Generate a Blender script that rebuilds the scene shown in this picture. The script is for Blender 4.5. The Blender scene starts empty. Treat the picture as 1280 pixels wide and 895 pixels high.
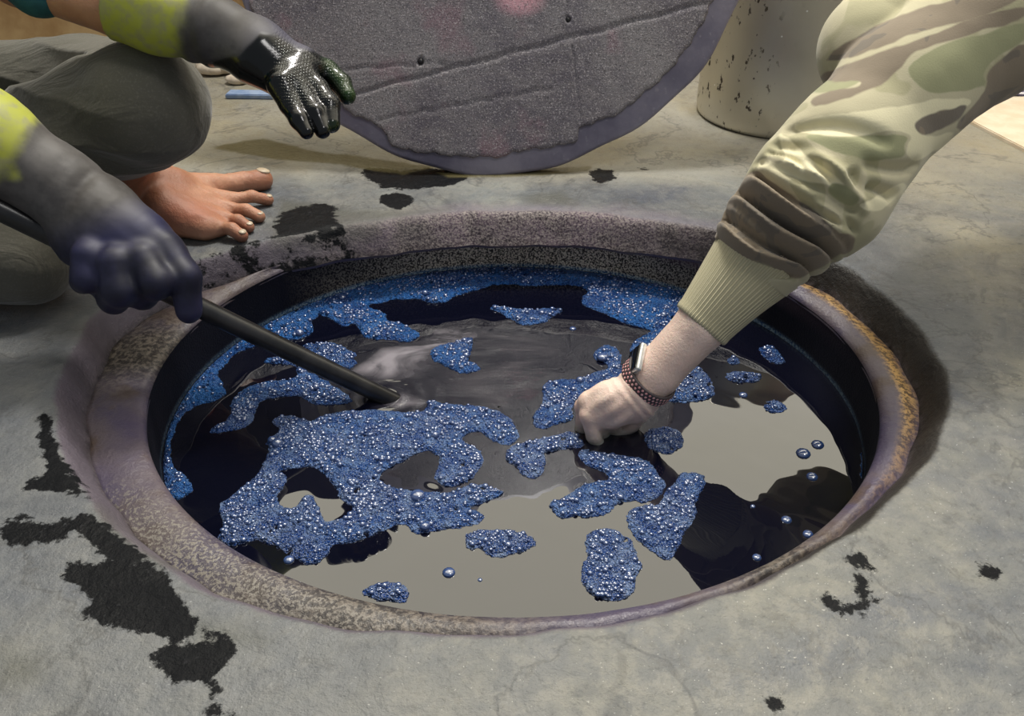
import bpy, bmesh, math, random
import numpy as np
from mathutils import Vector, Matrix
random.seed(7); RNG = np.random.default_rng(7)
C = bpy.context.scene.collection
# ------------------------------------------------------------------ camera maths
F, TH, CX, CY, CZ = 1100.0, 0.606, 0.019, -0.984, 0.642
FW = np.array([0, math.cos(TH), -math.sin(TH)]); UP = np.array([0, math.sin(TH), math.cos(TH)]); CAM = np.array([CX, CY, CZ])
def ray(px, py): return np.array([(px-640)/F, 0, 0]) - (py-447.5)/F*UP + FW
def Q(px, py, d): return CAM + d*ray(px, py)            # point at forward distance d
def PZ(px, py, z=0.0):                                   # point on a level plane
    r = ray(px, py); return CAM + (z-CZ)/r[2]*r
ZL = -0.124                                              # liquid level
def soften(q, n=2):
    q = np.asarray(q, float)
    for _ in range(n): r = np.roll(q, -1, 0); q = np.stack([q*.75+r*.25, q*.25+r*.75], 1).reshape(-1, 2)
    return q
def xy(poly, z): return np.array([PZ(x, y, z)[:2] for x, y in poly])
# ------------------------------------------------------------------ numpy helpers
def nz(p, s=1.0, seed=0, oct=3):
    """cheap smooth noise about -1..1"""
    r = np.random.default_rng(seed); out = np.zeros(len(p)); a = 1.0; tot = 0
    for o in range(oct):
        for k in range(4):
            v = r.normal(size=p.shape[1]); v /= np.linalg.norm(v)
            out += a*np.sin((p@v)*s*6.283*r.uniform(.7, 1.3)+r.uniform(0, 6.28)+1.3*np.sin((p@v[::-1])*s*4.1+k)); tot += a*.5
        a *= .5; s *= 2.1
    return out/tot*.5
def sd_poly(P, poly):
    """signed distance, negative inside; P (n,2)"""
    out = np.full(len(P), 1e9); ins = np.zeros(len(P), bool); n = len(poly)
    for i in range(n):
        a = poly[i]; b = poly[(i+1) % n]; ab = b-a; ap = P-a
        t = np.clip(ap@ab/(ab@ab+1e-12), 0, 1); dd = ap-t[:, None]*ab
        out = np.minimum(out, (dd**2).sum(1))
        c = ((a[1] > P[:, 1]) != (b[1] > P[:, 1]))
        with np.errstate(divide='ignore', invalid='ignore'):
            xi = (b[0]-a[0])*(P[:, 1]-a[1])/(b[1]-a[1]+1e-15)+a[0]
        ins ^= c & (P[:, 0] < xi)
    d = np.sqrt(out); return np.where(ins, -d, d)
def sd_union(P, polys):
    d = np.full(len(P), 1.0)
    for q in polys: d = np.minimum(d, sd_poly(P, q))
    return d
def smin(a, b, k):
    if k <= 0: return np.minimum(a, b)
    h = np.clip(.5+.5*(b-a)/k, 0, 1); return b*(1-h)+a*h-k*h*(1-h)
def cap(p, a, b, ra, rb, n=None, fl=1.0):
    a = np.asarray(a, float); b = np.asarray(b, float); ab = b-a; ap = p-a
    t = np.clip(ap@ab/(ab@ab+1e-12), 0, 1); v = ap-t[:, None]*ab; q = (v**2).sum(1)
    if n is not None: q = q+(1/fl**2-1)*(v@n)**2
    r = ra+(rb-ra)*t
    return np.sqrt(np.maximum(q, 0))-r
def sdf(prims, disp=None):
    """prims: (a, b, ra, rb, k[, n, flat])"""
    def f(p):
        d = None
        for q in prims:
            c = cap(p, q[0], q[1], q[2], q[3], *(q[5:7] if len(q) > 5 else ()))
            d = c if d is None else smin(d, c, q[4])
        if disp is not None: d = d+disp(p)
        return d
    return f
def surf(f, lo, hi, h):
    """surface nets on block-culled grid -> verts, quads"""
    lo = np.array(lo, float); hi = np.array(hi, float); B = 8
    nb = np.ceil((hi-lo)/(h*B)).astype(int); n = nb*B+1
    bi = np.stack(np.meshgrid(*[np.arange(k) for k in nb], indexing='ij'), -1).reshape(-1, 3)
    cen = lo+(bi+.5)*B*h; v = f(cen); act = np.abs(v) < B*h*1.35+.012
    G = np.empty(n, np.float32)
    sg = np.where(v > 0, 1., -1.).reshape(nb)
    G[:-1, :-1, :-1] = np.repeat(np.repeat(np.repeat(sg, B, 0), B, 1), B, 2)
    G[-1] = G[-2]; G[:, -1] = G[:, -2]; G[:, :, -1] = G[:, :, -2]
    M = np.zeros(n, bool); am = act.reshape(nb)
    M[:-1, :-1, :-1] = np.repeat(np.repeat(np.repeat(am, B, 0), B, 1), B, 2)
    for ax in range(3):
        s = np.roll(M, 1, ax); M |= s
    idx = np.argwhere(M)
    for c0 in range(0, len(idx), 400000):
        ii = idx[c0:c0+400000]; G[ii[:, 0], ii[:, 1], ii[:, 2]] = f(lo+ii*h)
    G[0] = G[-1] = 1; G[:, 0] = G[:, -1] = 1; G[:, :, 0] = G[:, :, -1] = 1
    S = G < 0; cell = np.zeros(tuple(x-1 for x in n), np.int8)
    offs = [(i, j, k) for i in (0, 1) for j in (0, 1) for k in (0, 1)]
    sl = lambda o: tuple(slice(o[a], n[a]-1+o[a]) for a in range(3))
    for o in offs: cell += S[sl(o)]
    cc = np.argwhere((cell > 0) & (cell < 8)); vid = np.full(cell.shape, -1, np.int64); vid[cc[:, 0], cc[:, 1], cc[:, 2]] = np.arange(len(cc))
    acc = np.zeros((len(cc), 3)); cnt = np.zeros(len(cc))
    for a in range(8):
        for b in range(a+1, 8):
            oa, ob = np.array(offs[a]), np.array(offs[b])
            if np.abs(oa-ob).sum() != 1: continue
            ia = cc+oa; ib = cc+ob; ga = G[ia[:, 0], ia[:, 1], ia[:, 2]].astype(float); gb = G[ib[:, 0], ib[:, 1], ib[:, 2]].astype(float)
            m = (ga < 0) != (gb < 0); t = np.where(m, ga/np.where(m, ga-gb, 1), 0)
            pt = ia+t[:, None]*(ob-oa); acc[m] += pt[m]; cnt += m
    V = lo+acc/cnt[:, None]*h; quads = []
    for ax in range(3):
        u, w = [(1, 2), (2, 0), (0, 1)][ax]
        s0 = [slice(1, n[a]-1) for a in range(3)]; s0[ax] = slice(0, n[ax]-1); s1 = list(s0); s1[ax] = slice(1, n[ax])
        A, Bm = S[tuple(s0)], S[tuple(s1)]; e = np.argwhere(A != Bm); o = np.array([1, 1, 1]); o[ax] = 0; e = e+o
        flip = S[e[:, 0], e[:, 1], e[:, 2]]
        du = np.zeros(3, int); du[u] = 1; dw = np.zeros(3, int); dw[w] = 1
        g = lambda x: vid[x[:, 0], x[:, 1], x[:, 2]]
        q = np.stack([g(e-du-dw), g(e-dw), g(e), g(e-du)], 1)
        q[~flip] = q[~flip][:, ::-1]; quads.append(q)
    return V, np.concatenate(quads)
def mesh_obj(name, V, faces, mat, parent=None, attrs=None, smooth=True):
    me = bpy.data.meshes.new(name); V = np.asarray(V, float)
    base = np.zeros(3)
    if isinstance(faces, np.ndarray):
        k = faces.shape[1]; me.vertices.add(len(V)); me.vertices.foreach_set('co', V.ravel())
        me.loops.add(faces.size); me.loops.foreach_set('vertex_index', faces.ravel().astype(np.int32))
        me.polygons.add(len(faces)); me.polygons.foreach_set('loop_start', np.arange(0, faces.size, k, dtype=np.int32))
        me.update(calc_edges=True); me.validate()
    else:
        me.from_pydata([tuple(v) for v in V], [], [tuple(map(int, f)) for f in faces]); me.update()
    if smooth: me.polygons.foreach_set('use_smooth', [True]*len(me.polygons))
    for k, v in (attrs or {}).items():
        a = me.attributes.new(k, 'FLOAT', 'POINT'); a.data.foreach_set('value', np.asarray(v, np.float32))
    me.materials.append(mat)
    o = bpy.data.objects.new(name, me); C.objects.link(o)
    if parent is not None:
        o.parent = parent; o.matrix_parent_inverse = Matrix.Identity(4)
        o.location = -Vector(parent_loc(parent))
    return o
def parent_loc(p):
    l = Vector(p.location)
    while p.parent is not None: p = p.parent; l = l+Vector(p.location)
    return l
def tag(o, label=None, cat=None, group=None, kind=None):
    if label: o['label'] = label
    if cat: o['category'] = cat
    if group: o['group'] = group
    if kind: o['kind'] = kind
    return o
def empty(name, loc, label, cat, group=None):
    o = bpy.data.objects.new(name, None); C.objects.link(o); o.location = loc; o.empty_display_size = .05
    return tag(o, label, cat, group)
def from_sdf(name, f, lo, hi, h, mat, parent=None, attrs=None, relax=2):
    V, Fq = surf(f, lo, hi, h)
    # pull vertices onto the surface
    for _ in range(relax):
        e = h*.5; d = f(V); g = np.stack([f(V+np.eye(3)[i]*e)-f(V-np.eye(3)[i]*e) for i in range(3)], 1)
        g /= (np.linalg.norm(g, axis=1)[:, None]+1e-9); V = V-np.clip(d, -h*.6, h*.6)[:, None]*g*.8
    return mesh_obj(name, V, Fq, mat, parent, attrs(V) if attrs else None)
def bbox(prims, m=.02):
    P = np.array([np.asarray(q[i]) for q in prims for i in (0, 1)]); R = np.array([q[2+i] for q in prims for i in (0, 1)])[:, None]
    return (P-R).min(0)-m, (P+R).max(0)+m
def clampbox(lo, hi, l2=(-9, -9, -9), h2=(9, 9, 9)): return np.maximum(lo, l2), np.minimum(hi, h2)
# ------------------------------------------------------------------ materials
class NB:
    def __init__(s, name):
        s.m = bpy.data.materials.new(name); s.m.use_nodes = True; s.t = s.m.node_tree; s.b = s.t.nodes['Principled BSDF']; s.co = s.n('ShaderNodeTexCoord').outputs['Object']
    def n(s, t, **k):
        x = s.t.nodes.new(t)
        for a, v in k.items(): setattr(x, a, v)
        return x
    def L(s, a, b): s.t.links.new(a, b)
    def val(s, sock, v):
        if isinstance(v, (int, float)): sock.default_value = v
        elif isinstance(v, (tuple, list)): sock.default_value = tuple(v)+((1,) if len(v) == 3 and sock.type == 'RGBA' else ())
        else: s.L(v, sock)
    def noise(s, scale, detail=4, rough=.55, co=None, out=0, dist=0):
        x = s.n('ShaderNodeTexNoise'); s.L(co or s.co, x.inputs['Vector']); x.inputs['Scale'].default_value = scale; x.inputs['Detail'].default_value = detail; x.inputs['Roughness'].default_value = rough; x.inputs['Distortion'].default_value = dist
        return x.outputs[out]
    def voro(s, scale, feature='F1', out='Distance', co=None, rnd=1.0):
        x = s.n('ShaderNodeTexVoronoi', feature=feature); s.L(co or s.co, x.inputs['Vector']); x.inputs['Scale'].default_value = scale; x.inputs['Randomness'].default_value = rnd
        return x.outputs[out]
    def ramp(s, v, a, b, lo=0., hi=1., smooth=True):
        x = s.n('ShaderNodeMapRange', interpolation_type='SMOOTHSTEP' if smooth else 'LINEAR'); s.val(x.inputs[0], v)
        if a > b: a, b, lo, hi = b, a, hi, lo
        x.inputs[1].default_value = a; x.inputs[2].default_value = b; x.inputs[3].default_value = lo; x.inputs[4].default_value = hi
        return x.outputs[0]
    def mix(s, f, a, b, blend='MIX'):
        x = s.n('ShaderNodeMix', data_type='RGBA', blend_type=blend); s.val(x.inputs[0], f); s.val(x.inputs[6], a); s.val(x.inputs[7], b); return x.outputs[2]
    def mth(s, op, a, b=0.):
        x = s.n('ShaderNodeMath', operation=op); s.val(x.inputs[0], a); s.val(x.inputs[1], b); return x.outputs[0]
    def at(s, name): return s.n('ShaderNodeAttribute', attribute_name=name).outputs['Fac']
    def sep(s, co=None):
        x = s.n('ShaderNodeSeparateXYZ'); s.L(co or s.co, x.inputs[0]); return x.outputs
    def mapv(s, scale, rot=(0, 0, 0)):
        x = s.n('ShaderNodeMapping'); s.L(s.co, x.inputs[0]); x.inputs['Scale'].default_value = scale; x.inputs['Rotation'].default_value = rot; return x.outputs[0]
    def bump(s, h, strength=.5, dist=.001, prev=None):
        x = s.n('ShaderNodeBump'); s.L(h, x.inputs['Height']); x.inputs['Strength'].default_value = strength; x.inputs['Distance'].default_value = dist
        if prev is not None: s.L(prev, x.inputs['Normal'])
        return x.outputs[0]
    def done(s, col, rough=.6, nrm=None, **k):
        s.val(s.b.inputs['Base Color'], col); s.val(s.b.inputs['Roughness'], rough)
        if nrm is not None: s.L(nrm, s.b.inputs['Normal'])
        for a, v in k.items(): s.val(s.b.inputs[a.replace('_', ' ')], v)
        return s.m

def m_floor():
    s = NB('wet stained concrete'); X, Y, Z = s.sep()[:3]
    n1 = s.noise(2.2, 6, .6, dist=.6); n2 = s.noise(9, 6, .65, dist=.8); n3 = s.noise(60, 5, .7); n4 = s.noise(3.1, 3, .5, s.mapv((1, 2.2, 1), (0, 0, .5)), dist=1.)
    c = s.mix(s.ramp(n1, .35, .65), (.26, .262, .25), (.17, .18, .19))
    c = s.mix(s.ramp(n2, .45, .72, 0, .75), c, (.33, .325, .285))
    c = s.mix(s.ramp(n4, .52, .68, 0, .55), c, (.135, .15, .19))
    back = s.ramp(s.mth('ADD', Y, s.mth('MULTIPLY', n2, .12)), .52, .70)
    tan = s.mix(s.ramp(n2, .4, .65), (.42, .36, .22), (.46, .44, .36))
    c = s.mix(s.mth('MULTIPLY', back, s.ramp(n1, .2, .55, .5, 1)), c, tan)
    pale = s.mth('MULTIPLY', s.ramp(Y, .25, .5), s.ramp(s.noise(4, 4), .4, .6, 0, .6))
    c = s.mix(pale, c, (.40, .42, .40))
    rt = s.mth('MULTIPLY', s.ramp(X, .5, .8), s.ramp(n2, .3, .7, .3, .8)); c = s.mix(rt, c, (.42, .385, .29))
    c = s.mix(s.ramp(n3, .52, .72, 0, .5), c, (.10, .10, .10)); c = s.mix(s.ramp(s.noise(34, 6, .7, dist=.4), .44, .62, 0, .35), c, (.40, .385, .34))
    c = s.mix(s.ramp(s.noise(17, 5, .7, dist=1.2), .55, .68, 0, .45), c, (.13, .125, .115)); c = s.mix(s.ramp(s.noise(300, 2, .5), .68, .74, 0, .8), c, (.6, .6, .58))
    c = s.mix(s.mth('MULTIPLY', s.ramp(s.noise(26, 6, .75), .6, .78), .5), c, (.09, .09, .10))
    blot = s.noise(1.6, 6, .62, dist=1.2); c = s.mix(1., c, s.mix(s.ramp(blot, .36, .64), (.46, .49, .56), (.86, .84, .79)), 'MULTIPLY')
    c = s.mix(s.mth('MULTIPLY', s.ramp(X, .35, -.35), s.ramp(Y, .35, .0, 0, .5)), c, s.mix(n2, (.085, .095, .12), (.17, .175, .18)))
    c = s.mix(s.mth('MULTIPLY', s.ramp(Y, .45, .6), .35), c, (.46, .41, .30))
    c = s.mix(s.ramp(s.noise(7.5, 7, .72, dist=.9), .54, .70, 0, .55), c, (.085, .09, .10))
    c = s.mix(s.ramp(s.mth('ABSOLUTE', s.mth('SUBTRACT', s.noise(3.3, 6, .6, dist=.5), .5)), .012, .0, 0, .45), c, (.07, .07, .07))
    # purple dye halo around the mouth of the vat
    rim = s.at('rim'); c = s.mix(s.mth('MULTIPLY', s.ramp(s.mth('ADD', rim, s.mth('MULTIPLY', n2, .08)), .085, .03, 0, .6), s.ramp(Y, .22, .40)), c, (.19, .155, .20))
    c = s.mix(s.ramp(s.mth('ADD', rim, s.mth('MULTIPLY', s.mth('SUBTRACT', n3, .5), .01)), 0.000, -.008), c, s.mix(s.ramp(X, .12, .35), s.mix(n2, (.08, .066, .08), (.15, .13, .16)), s.mix(n2, (.012, .010, .008), (.05, .045, .04))))  # step wall coloured darker on the right, standing in for its shade
    c = s.mix(s.ramp(rim, -.022, -.032), c, s.mix(s.ramp(n3, .4, .6), (.014, .012, .013), (.09, .075, .08)))
    bs = s.mth('MULTIPLY', s.ramp(Y, .26, .40), s.ramp(rim, .004, -.006)); sp_ = s.noise(300, 3, .65)
    c = s.mix(bs, c, s.mix(s.ramp(n2, .4, .62), (.075, .055, .06), (.17, .12, .15))); c = s.mix(s.mth('MULTIPLY', bs, s.ramp(sp_, .46, .58)), c, (.30, .26, .24)); c = s.mix(s.mth('MULTIPLY', bs, s.ramp(sp_, .44, .36)), c, (.012, .011, .012))
    w = s.mth('ADD', s.at('stain_shade'), s.mth('ADD', s.mth('MULTIPLY', s.mth('SUBTRACT', s.noise(45, 6, .75), .5), .045), s.mth('MULTIPLY', s.mth('SUBTRACT', s.noise(13, 4, .6, dist=.8), .5), .045))); wf = s.ramp(w, .0025, -.0025)
    sf = s.ramp(s.mth('ADD', s.at('soft'), s.mth('MULTIPLY', s.mth('SUBTRACT', n2, .5), .05)), .02, -.02, 0, .75)
    c = s.mix(sf, c, (.10, .10, .085)); c = s.mix(wf, c, s.mix(s.ramp(n3, .6, .8), (.004, .0045, .006), (.045, .045, .05)))
    o = s.mth('ADD', s.at('olive'), s.mth('MULTIPLY', s.mth('SUBTRACT', n2, .5), .03)); of = s.ramp(o, .006, -.006)
    c = s.mix(s.mth('MULTIPLY', of, .85), c, (.125, .105, .045))
    h = s.mth('ADD', s.mth('MULTIPLY', n3, .5), s.mth('MULTIPLY', s.noise(20, 6, .7), 1.0))
    wet = s.mth('MAXIMUM', wf, of)
    ro = s.mth('ADD', s.ramp(n2, .35, .7, .40, .62), s.mth('MULTIPLY', wf, .08))
    return s.done(c, ro, s.bump(h, .8, .007), Specular_IOR_Level=s.mth('SUBTRACT', .34, s.mth('MULTIPLY', wf, .2)))
def m_rim():
    s = NB('dyed rim of the vat'); n1 = s.noise(7, 5, .6, dist=.5); n2 = s.noise(130, 4, .7); g = s.voro(330)
    c = s.mix(s.ramp(n1, .4, .62), (.08, .066, .115), (.125, .10, .115))
    c = s.mix(s.ramp(s.noise(14, 4), .5, .66), c, (.10, .07, .06))
    c = s.mix(s.at('brown'), c, s.mix(s.ramp(n2, .42, .6), (.035, .03, .028), (.17, .145, .12)))
    c = s.mix(s.at('rust'), c, s.mix(s.ramp(n2, .44, .56), (.10, .055, .02), (.58, .35, .12)))
    c = s.mix(s.ramp(s.mth('MULTIPLY', s.at('grain'), s.ramp(s.noise(260, 3, .6), .45, .6)), .2, .7), c, (.26, .235, .205))
    c = s.mix(s.ramp(s.at('grain'), 0, 1, 0, .35), c, (.05, .045, .045))
    h = s.mth('ADD', n2, s.mth('MULTIPLY', n1, .8))
    return s.done(c, s.ramp(n1, .3, .7, .28, .5), s.bump(h, .6, .003))
def m_wall():
    s = NB('indigo crusted vat wall'); n2 = s.noise(330, 3, .65); n1 = s.noise(12, 4)
    gr = s.mth('MULTIPLY', s.at('grain'), s.ramp(n2, .45, .55))
    c = s.mix(s.at('grain'), (.003, .0035, .010), (.06, .052, .048)); c = s.mix(gr, c, (.80, .73, .62))
    c = s.mix(s.mth('MULTIPLY', s.at('line'), s.ramp(n1, .2, .5, .5, 1)), c, s.mix(s.ramp(n2, .42, .6), (.03, .12, .30), (.45, .62, .72)))
    c = s.mix(s.mth('MULTIPLY', s.at('plum'), .8), c, s.mix(n1, (.12, .07, .09), (.20, .14, .17)))
    return s.done(c, .7, s.bump(n2, .7, .003), Specular_IOR_Level=.2)
def m_liquid():
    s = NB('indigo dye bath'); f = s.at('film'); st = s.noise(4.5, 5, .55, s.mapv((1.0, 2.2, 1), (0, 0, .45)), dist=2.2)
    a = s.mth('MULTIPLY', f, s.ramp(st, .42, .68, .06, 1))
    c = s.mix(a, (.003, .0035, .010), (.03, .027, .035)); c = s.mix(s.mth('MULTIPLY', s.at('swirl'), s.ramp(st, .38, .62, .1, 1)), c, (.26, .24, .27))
    h = s.mth('ADD', s.noise(3.2, 2, .4), s.mth('MULTIPLY', s.mth('MULTIPLY', f, s.noise(9, 3, .5, s.mapv((1, 4, 1), (0, 0, .2)))), 1.2))
    m = s.done(c, s.mth('ADD', .015, s.mth('MULTIPLY', a, .16)), s.bump(h, .22, .006)); s.b.inputs['IOR'].default_value = 1.82
    return m
def m_foam():
    s = NB('indigo foam'); v1 = s.voro(430); v2 = s.voro(190); ed = s.voro(300, 'DISTANCE_TO_EDGE'); n1 = s.noise(13, 4, .6); n2 = s.noise(60, 4, .6)
    pale = s.at('pale')
    c = s.mix(s.ramp(s.mth('ADD', n1, s.mth('MULTIPLY', s.mth('SUBTRACT', n2, .5), .6)), .36, .66), (.004, .030, .17), (.02, .12, .40))
    pc = s.mix(s.ramp(n2, .42, .68), (.014, .055, .23), (.16, .24, .44))
    c = s.mix(pale, c, pc)
    c = s.mix(s.ramp(ed, .10, .0, 0, .55), c, s.mix(pale, (.12, .30, .62), (.50, .55, .66)))
    c = s.mix(s.ramp(s.noise(240, 2), .6, .7, 0, .7), c, (.004, .012, .06))
    h = s.mth('SUBTRACT', 1.2, s.mth('ADD', s.mth('MULTIPLY', s.mth('POWER', v1, 2.), 1.), s.mth('MULTIPLY', s.mth('POWER', v2, 2.), 1.6)))
    m = s.done(c, .2, s.bump(h, 1., .004)); s.b.inputs['IOR'].default_value = 1.42
    return m
def m_bubble():
    s = NB('bubble film'); n = s.noise(60, 2)
    return s.done(s.mix(n, (.008, .03, .15), (.07, .125, .28)), .12, None, IOR=2.4)
def m_lid():
    s = NB('weathered lid board'); co = s.co; n1 = s.noise(4, 6, .6, dist=.4); n2 = s.noise(330, 4, .75); st = s.noise(10, 6, .6, s.mapv((1, 16, 16), (0, .17, 0)), dist=.6)
    c = s.mix(s.ramp(n1, .38, .62), (.125, .11, .13), (.23, .215, .22))
    c = s.mix(s.ramp(s.noise(22, 6, .7, s.mapv((1, 2, 2))), .42, .62, 0, .6), c, (.21, .19, .195)); c = s.mix(s.ramp(s.noise(9, 4), .55, .68, 0, .55), c, (.24, .14, .17))
    c = s.mix(s.ramp(s.at('pink'), .015, -.01, 0, .9), c, (.62, .33, .38))
    c = s.mix(s.ramp(n2, .52, .62, 0, .75), c, (.03, .026, .032)); c = s.mix(s.ramp(s.noise(380, 2), .56, .66, 0, .6), c, (.50, .46, .47))
    return s.done(c, s.ramp(n2, .4, .6, .25, .55), s.bump(s.mth('ADD', n2, s.mth('MULTIPLY', st, .4)), .6, .0022))
def m_lidrim():
    s = NB('violet dyed lid edge'); n1 = s.noise(9, 5, .6); n2 = s.noise(90, 4)
    c = s.mix(s.ramp(n1, .35, .65), (.15, .14, .20), (.25, .235, .30)); c = s.mix(s.ramp(n2, .6, .75, 0, .5), c, (.35, .33, .38))
    return s.done(c, .5, s.bump(n2, .4, .002))
def m_steel():
    s = NB('scuffed stainless steel'); X, Y, Z = s.sep()[:3]
    n1 = s.noise(12, 5, .6); sp = s.noise(70, 3, .6, s.mapv((1, 1, .6)))
    c = s.mix(n1, (.60, .57, .48), (.72, .69, .62))
    low = s.ramp(s.mth('SUBTRACT', Z, s.mth('MULTIPLY', X, 1.4)), .45, .05)
    k = s.mth('MULTIPLY', s.mth('MULTIPLY', s.ramp(sp, .60, .66), low), s.ramp(s.mth('ADD', X, s.mth('MULTIPLY', n1, .1)), .60, .53)); c = s.mix(k, c, (.06, .045, .03))
    wsp = s.ramp(s.voro(45), .09, .06); wsp = s.mth('MULTIPLY', wsp, s.ramp(s.noise(9, 2), .5, .56)); c = s.mix(wsp, c, (.9, .9, .88))
    s.b.inputs['Anisotropic'].default_value = .75
    m = s.done(c, s.mth('ADD', s.mth('ADD', s.ramp(n1, .3, .7, .20, .30), s.mth('MULTIPLY', k, .4)), s.mth('MULTIPLY', low, .16)), s.bump(s.noise(60, 3), .05, .002)); s.val(s.b.inputs['Metallic'], s.mth('SUBTRACT', .92, s.mth('MAXIMUM', k, wsp))); return m
def m_skin(name, a, b, wet=None, r=.45):
    s = NB(name); n1 = s.noise(28, 5, .6); n2 = s.noise(260, 4, .7); n3 = s.noise(9, 3)
    c = s.mix(s.ramp(n3, .35, .65), a, b); c = s.mix(s.ramp(n1, .5, .75, 0, .35), c, tuple(x*.7 for x in a))
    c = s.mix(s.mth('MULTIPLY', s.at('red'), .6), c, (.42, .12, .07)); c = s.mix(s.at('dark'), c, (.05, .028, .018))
    c = s.mix(s.at('dye'), c, (.07, .13, .12))
    return s.done(c, s.mth('SUBTRACT', r, s.mth('MULTIPLY', s.at('dye'), .25)), s.bump(s.mth('ADD', n2, s.mth('MULTIPLY', n1, 1.1)), .6, .002), Subsurface_Weight=.12, Subsurface_Scale=.01)
def m_pants():
    s = NB('dark olive trousers'); w = s.noise(320, 3, .6); n = s.noise(6, 4); f = s.noise(4, 3, .5, s.mapv((2, 7, 5), (0, .4, .3)), dist=1.)
    c = s.mix(n, (.068, .065, .048), (.115, .107, .083)); c = s.mix(s.ramp(w, .5, .7, 0, .4), c, (.17, .155, .13))
    return s.done(c, .85, s.bump(w, .35, .0012, s.bump(f, .5, .012)), Sheen_Weight=.25)
def m_camo():
    s = NB('camouflage sweatshirt cloth'); j = s.mth('MULTIPLY', s.mth('SUBTRACT', s.noise(22, 2), .5), .012); w = s.noise(500, 3, .6)
    n = s.noise(9, 2, dist=.6)
    c = s.mix(s.ramp(n, .47, .50), (.40, .37, .225), (.50, .455, .30))
    bk = s.mth('ADD', s.at('light'), j); c = s.mix(s.ramp(bk, .0015, -.0015), c, (.74, .68, .45))
    bk = s.mth('ADD', s.at('green'), j); c = s.mix(s.ramp(bk, .0015, -.0015), c, (.30, .30, .165))
    bk = s.mth('ADD', s.at('brown'), j); c = s.mix(s.ramp(bk, .0015, -.0015), c, s.mix(s.ramp(s.noise(19, 2, dist=1.), .56, .59), (.225, .18, .125), (.165, .138, .105)))
    return s.done(c, .85, s.bump(w, .3, .001), Sheen_Weight=.2)
def m_cuff():
    s = NB('ribbed khaki cuff'); wv = s.n('ShaderNodeTexWave', wave_type='BANDS'); 
    a = s.at('ang'); rib = s.mth('SINE', s.mth('MULTIPLY', a, 110.)); n = s.noise(400, 3)
    c = s.mix(s.ramp(rib, -1, 1), (.44, .40, .25), (.54, .49, .32))
    return s.done(c, .85, s.bump(s.mth('ADD', rib, n), .35, .0012), Sheen_Weight=.2)
def m_glove(name):
    s = NB(name); n1 = s.noise(10, 5, .6); n2 = s.noise(60, 4); wet = s.at('wet'); ye = s.at('yel')
    dry = s.mix(s.ramp(n1, .35, .65), (.04, .035, .032), (.10, .093, .09)); dry = s.mix(s.ramp(s.noise(32, 5, .7), .5, .65, 0, .4), dry, (.035, .032, .034))
    bl = s.mix(s.ramp(n1, .35, .62), (.005, .005, .018), (.022, .022, .075)); c = s.mix(s.at('blue'), dry, bl)
    c = s.mix(s.ramp(s.mth('ADD', ye, s.mth('MULTIPLY', s.mth('SUBTRACT', n1, .5), .9)), .3, .75), c, s.mix(s.ramp(n2, .4, .65), (.36, .38, .05), (.30, .30, .12)))
    c = s.mix(wet, c, s.mix(s.at('green'), (.0025, .003, .003), (.02, .055, .008)))
    dots = s.voro(330, rnd=.15); k = s.mth('MULTIPLY', s.at('grip'), 1.)
    d = s.mth('MULTIPLY', s.ramp(dots, .25, .5), k)
    return s.done(c, s.ramp(wet, 0, 1, .58, .16), s.bump(d, .35, .0012, s.bump(n2, .12, .002)), Specular_IOR_Level=.42)
def m_simple(name, a, b, scale=20, rough=.6, bmp=.3, **k):
    s = NB(name); n = s.noise(scale, 5, .6); return s.done(s.mix(s.ramp(n, .35, .65), a, b), rough, s.bump(n, bmp, .003), **k)
# ------------------------------------------------------------------ vat geometry
OUT = [(125,376),(98,416),(70,468),(63,515),(72,560),(88,600),(112,636),(146,668),(185,703),(256,742),(350,776),(450,790),(560,797),(650,797),(760,784),(870,761),(960,727),(1060,672),(1103,640),(1140,605),(1175,560),(1192,520),(1193,490),(1183,450),(1153,408),(1100,360),(1050,323),(960,297),(820,276),(640,264),(480,275),(330,300),(210,335)]
op = xy(OUT, 0.0); oa = np.arctan2(op[:, 1], op[:, 0]); orr = np.hypot(op[:, 0], op[:, 1]); oi = np.argsort(oa); oa, orr = oa[oi], orr[oi]
oa3 = np.concatenate([oa-2*math.pi, oa, oa+2*math.pi]); or3 = np.tile(orr, 3)
def Rout(t):
    t = (np.asarray(t)+math.pi) % (2*math.pi)-math.pi; r = 0
    for k, w in ((-.10, .2), (-.05, .2), (0, .2), (.05, .2), (.10, .2)): r = r+w*np.interp(t+k, oa3, or3)
    return r+.0015*np.sin(23*t)+.001*np.sin(41*t+1)
ICX, ICY, R2, R3, ASP = .020, -.009, .478, .474, .88
def ell(R, t, k=0.0):
    """radius about the origin of the ellipse centred on (ICX, ICY)"""
    c, s_ = np.cos(t), np.sin(t); A = (c/R)**2+(s_/(R*ASP))**2; B = -2*(c*ICX/R**2+s_*ICY/(R*ASP)**2); Cc = (ICX/R)**2+(ICY/(R*ASP))**2-1
    return (-B+np.sqrt(B*B-4*A*Cc))/(2*A)
NT = 768; T = np.linspace(0, 2*math.pi, NT, endpoint=False)
def revolve(rings, close=False):
    """rings: list of (radius array, z array) over T"""
    V = np.concatenate([np.stack([r*np.cos(T), r*np.sin(T), np.zeros(NT)+z], 1) for r, z in rings]); n = len(rings)
    j = np.arange(NT); j2 = (j+1) % NT; f = []
    for i in range(n-1): f.append(np.stack([i*NT+j, (i+1)*NT+j, (i+1)*NT+j2, i*NT+j2], 1))
    return V, np.concatenate(f)
ro, ri, rl = Rout(T), ell(R2, T), ell(R3, T)
FM = m_floor()
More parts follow.
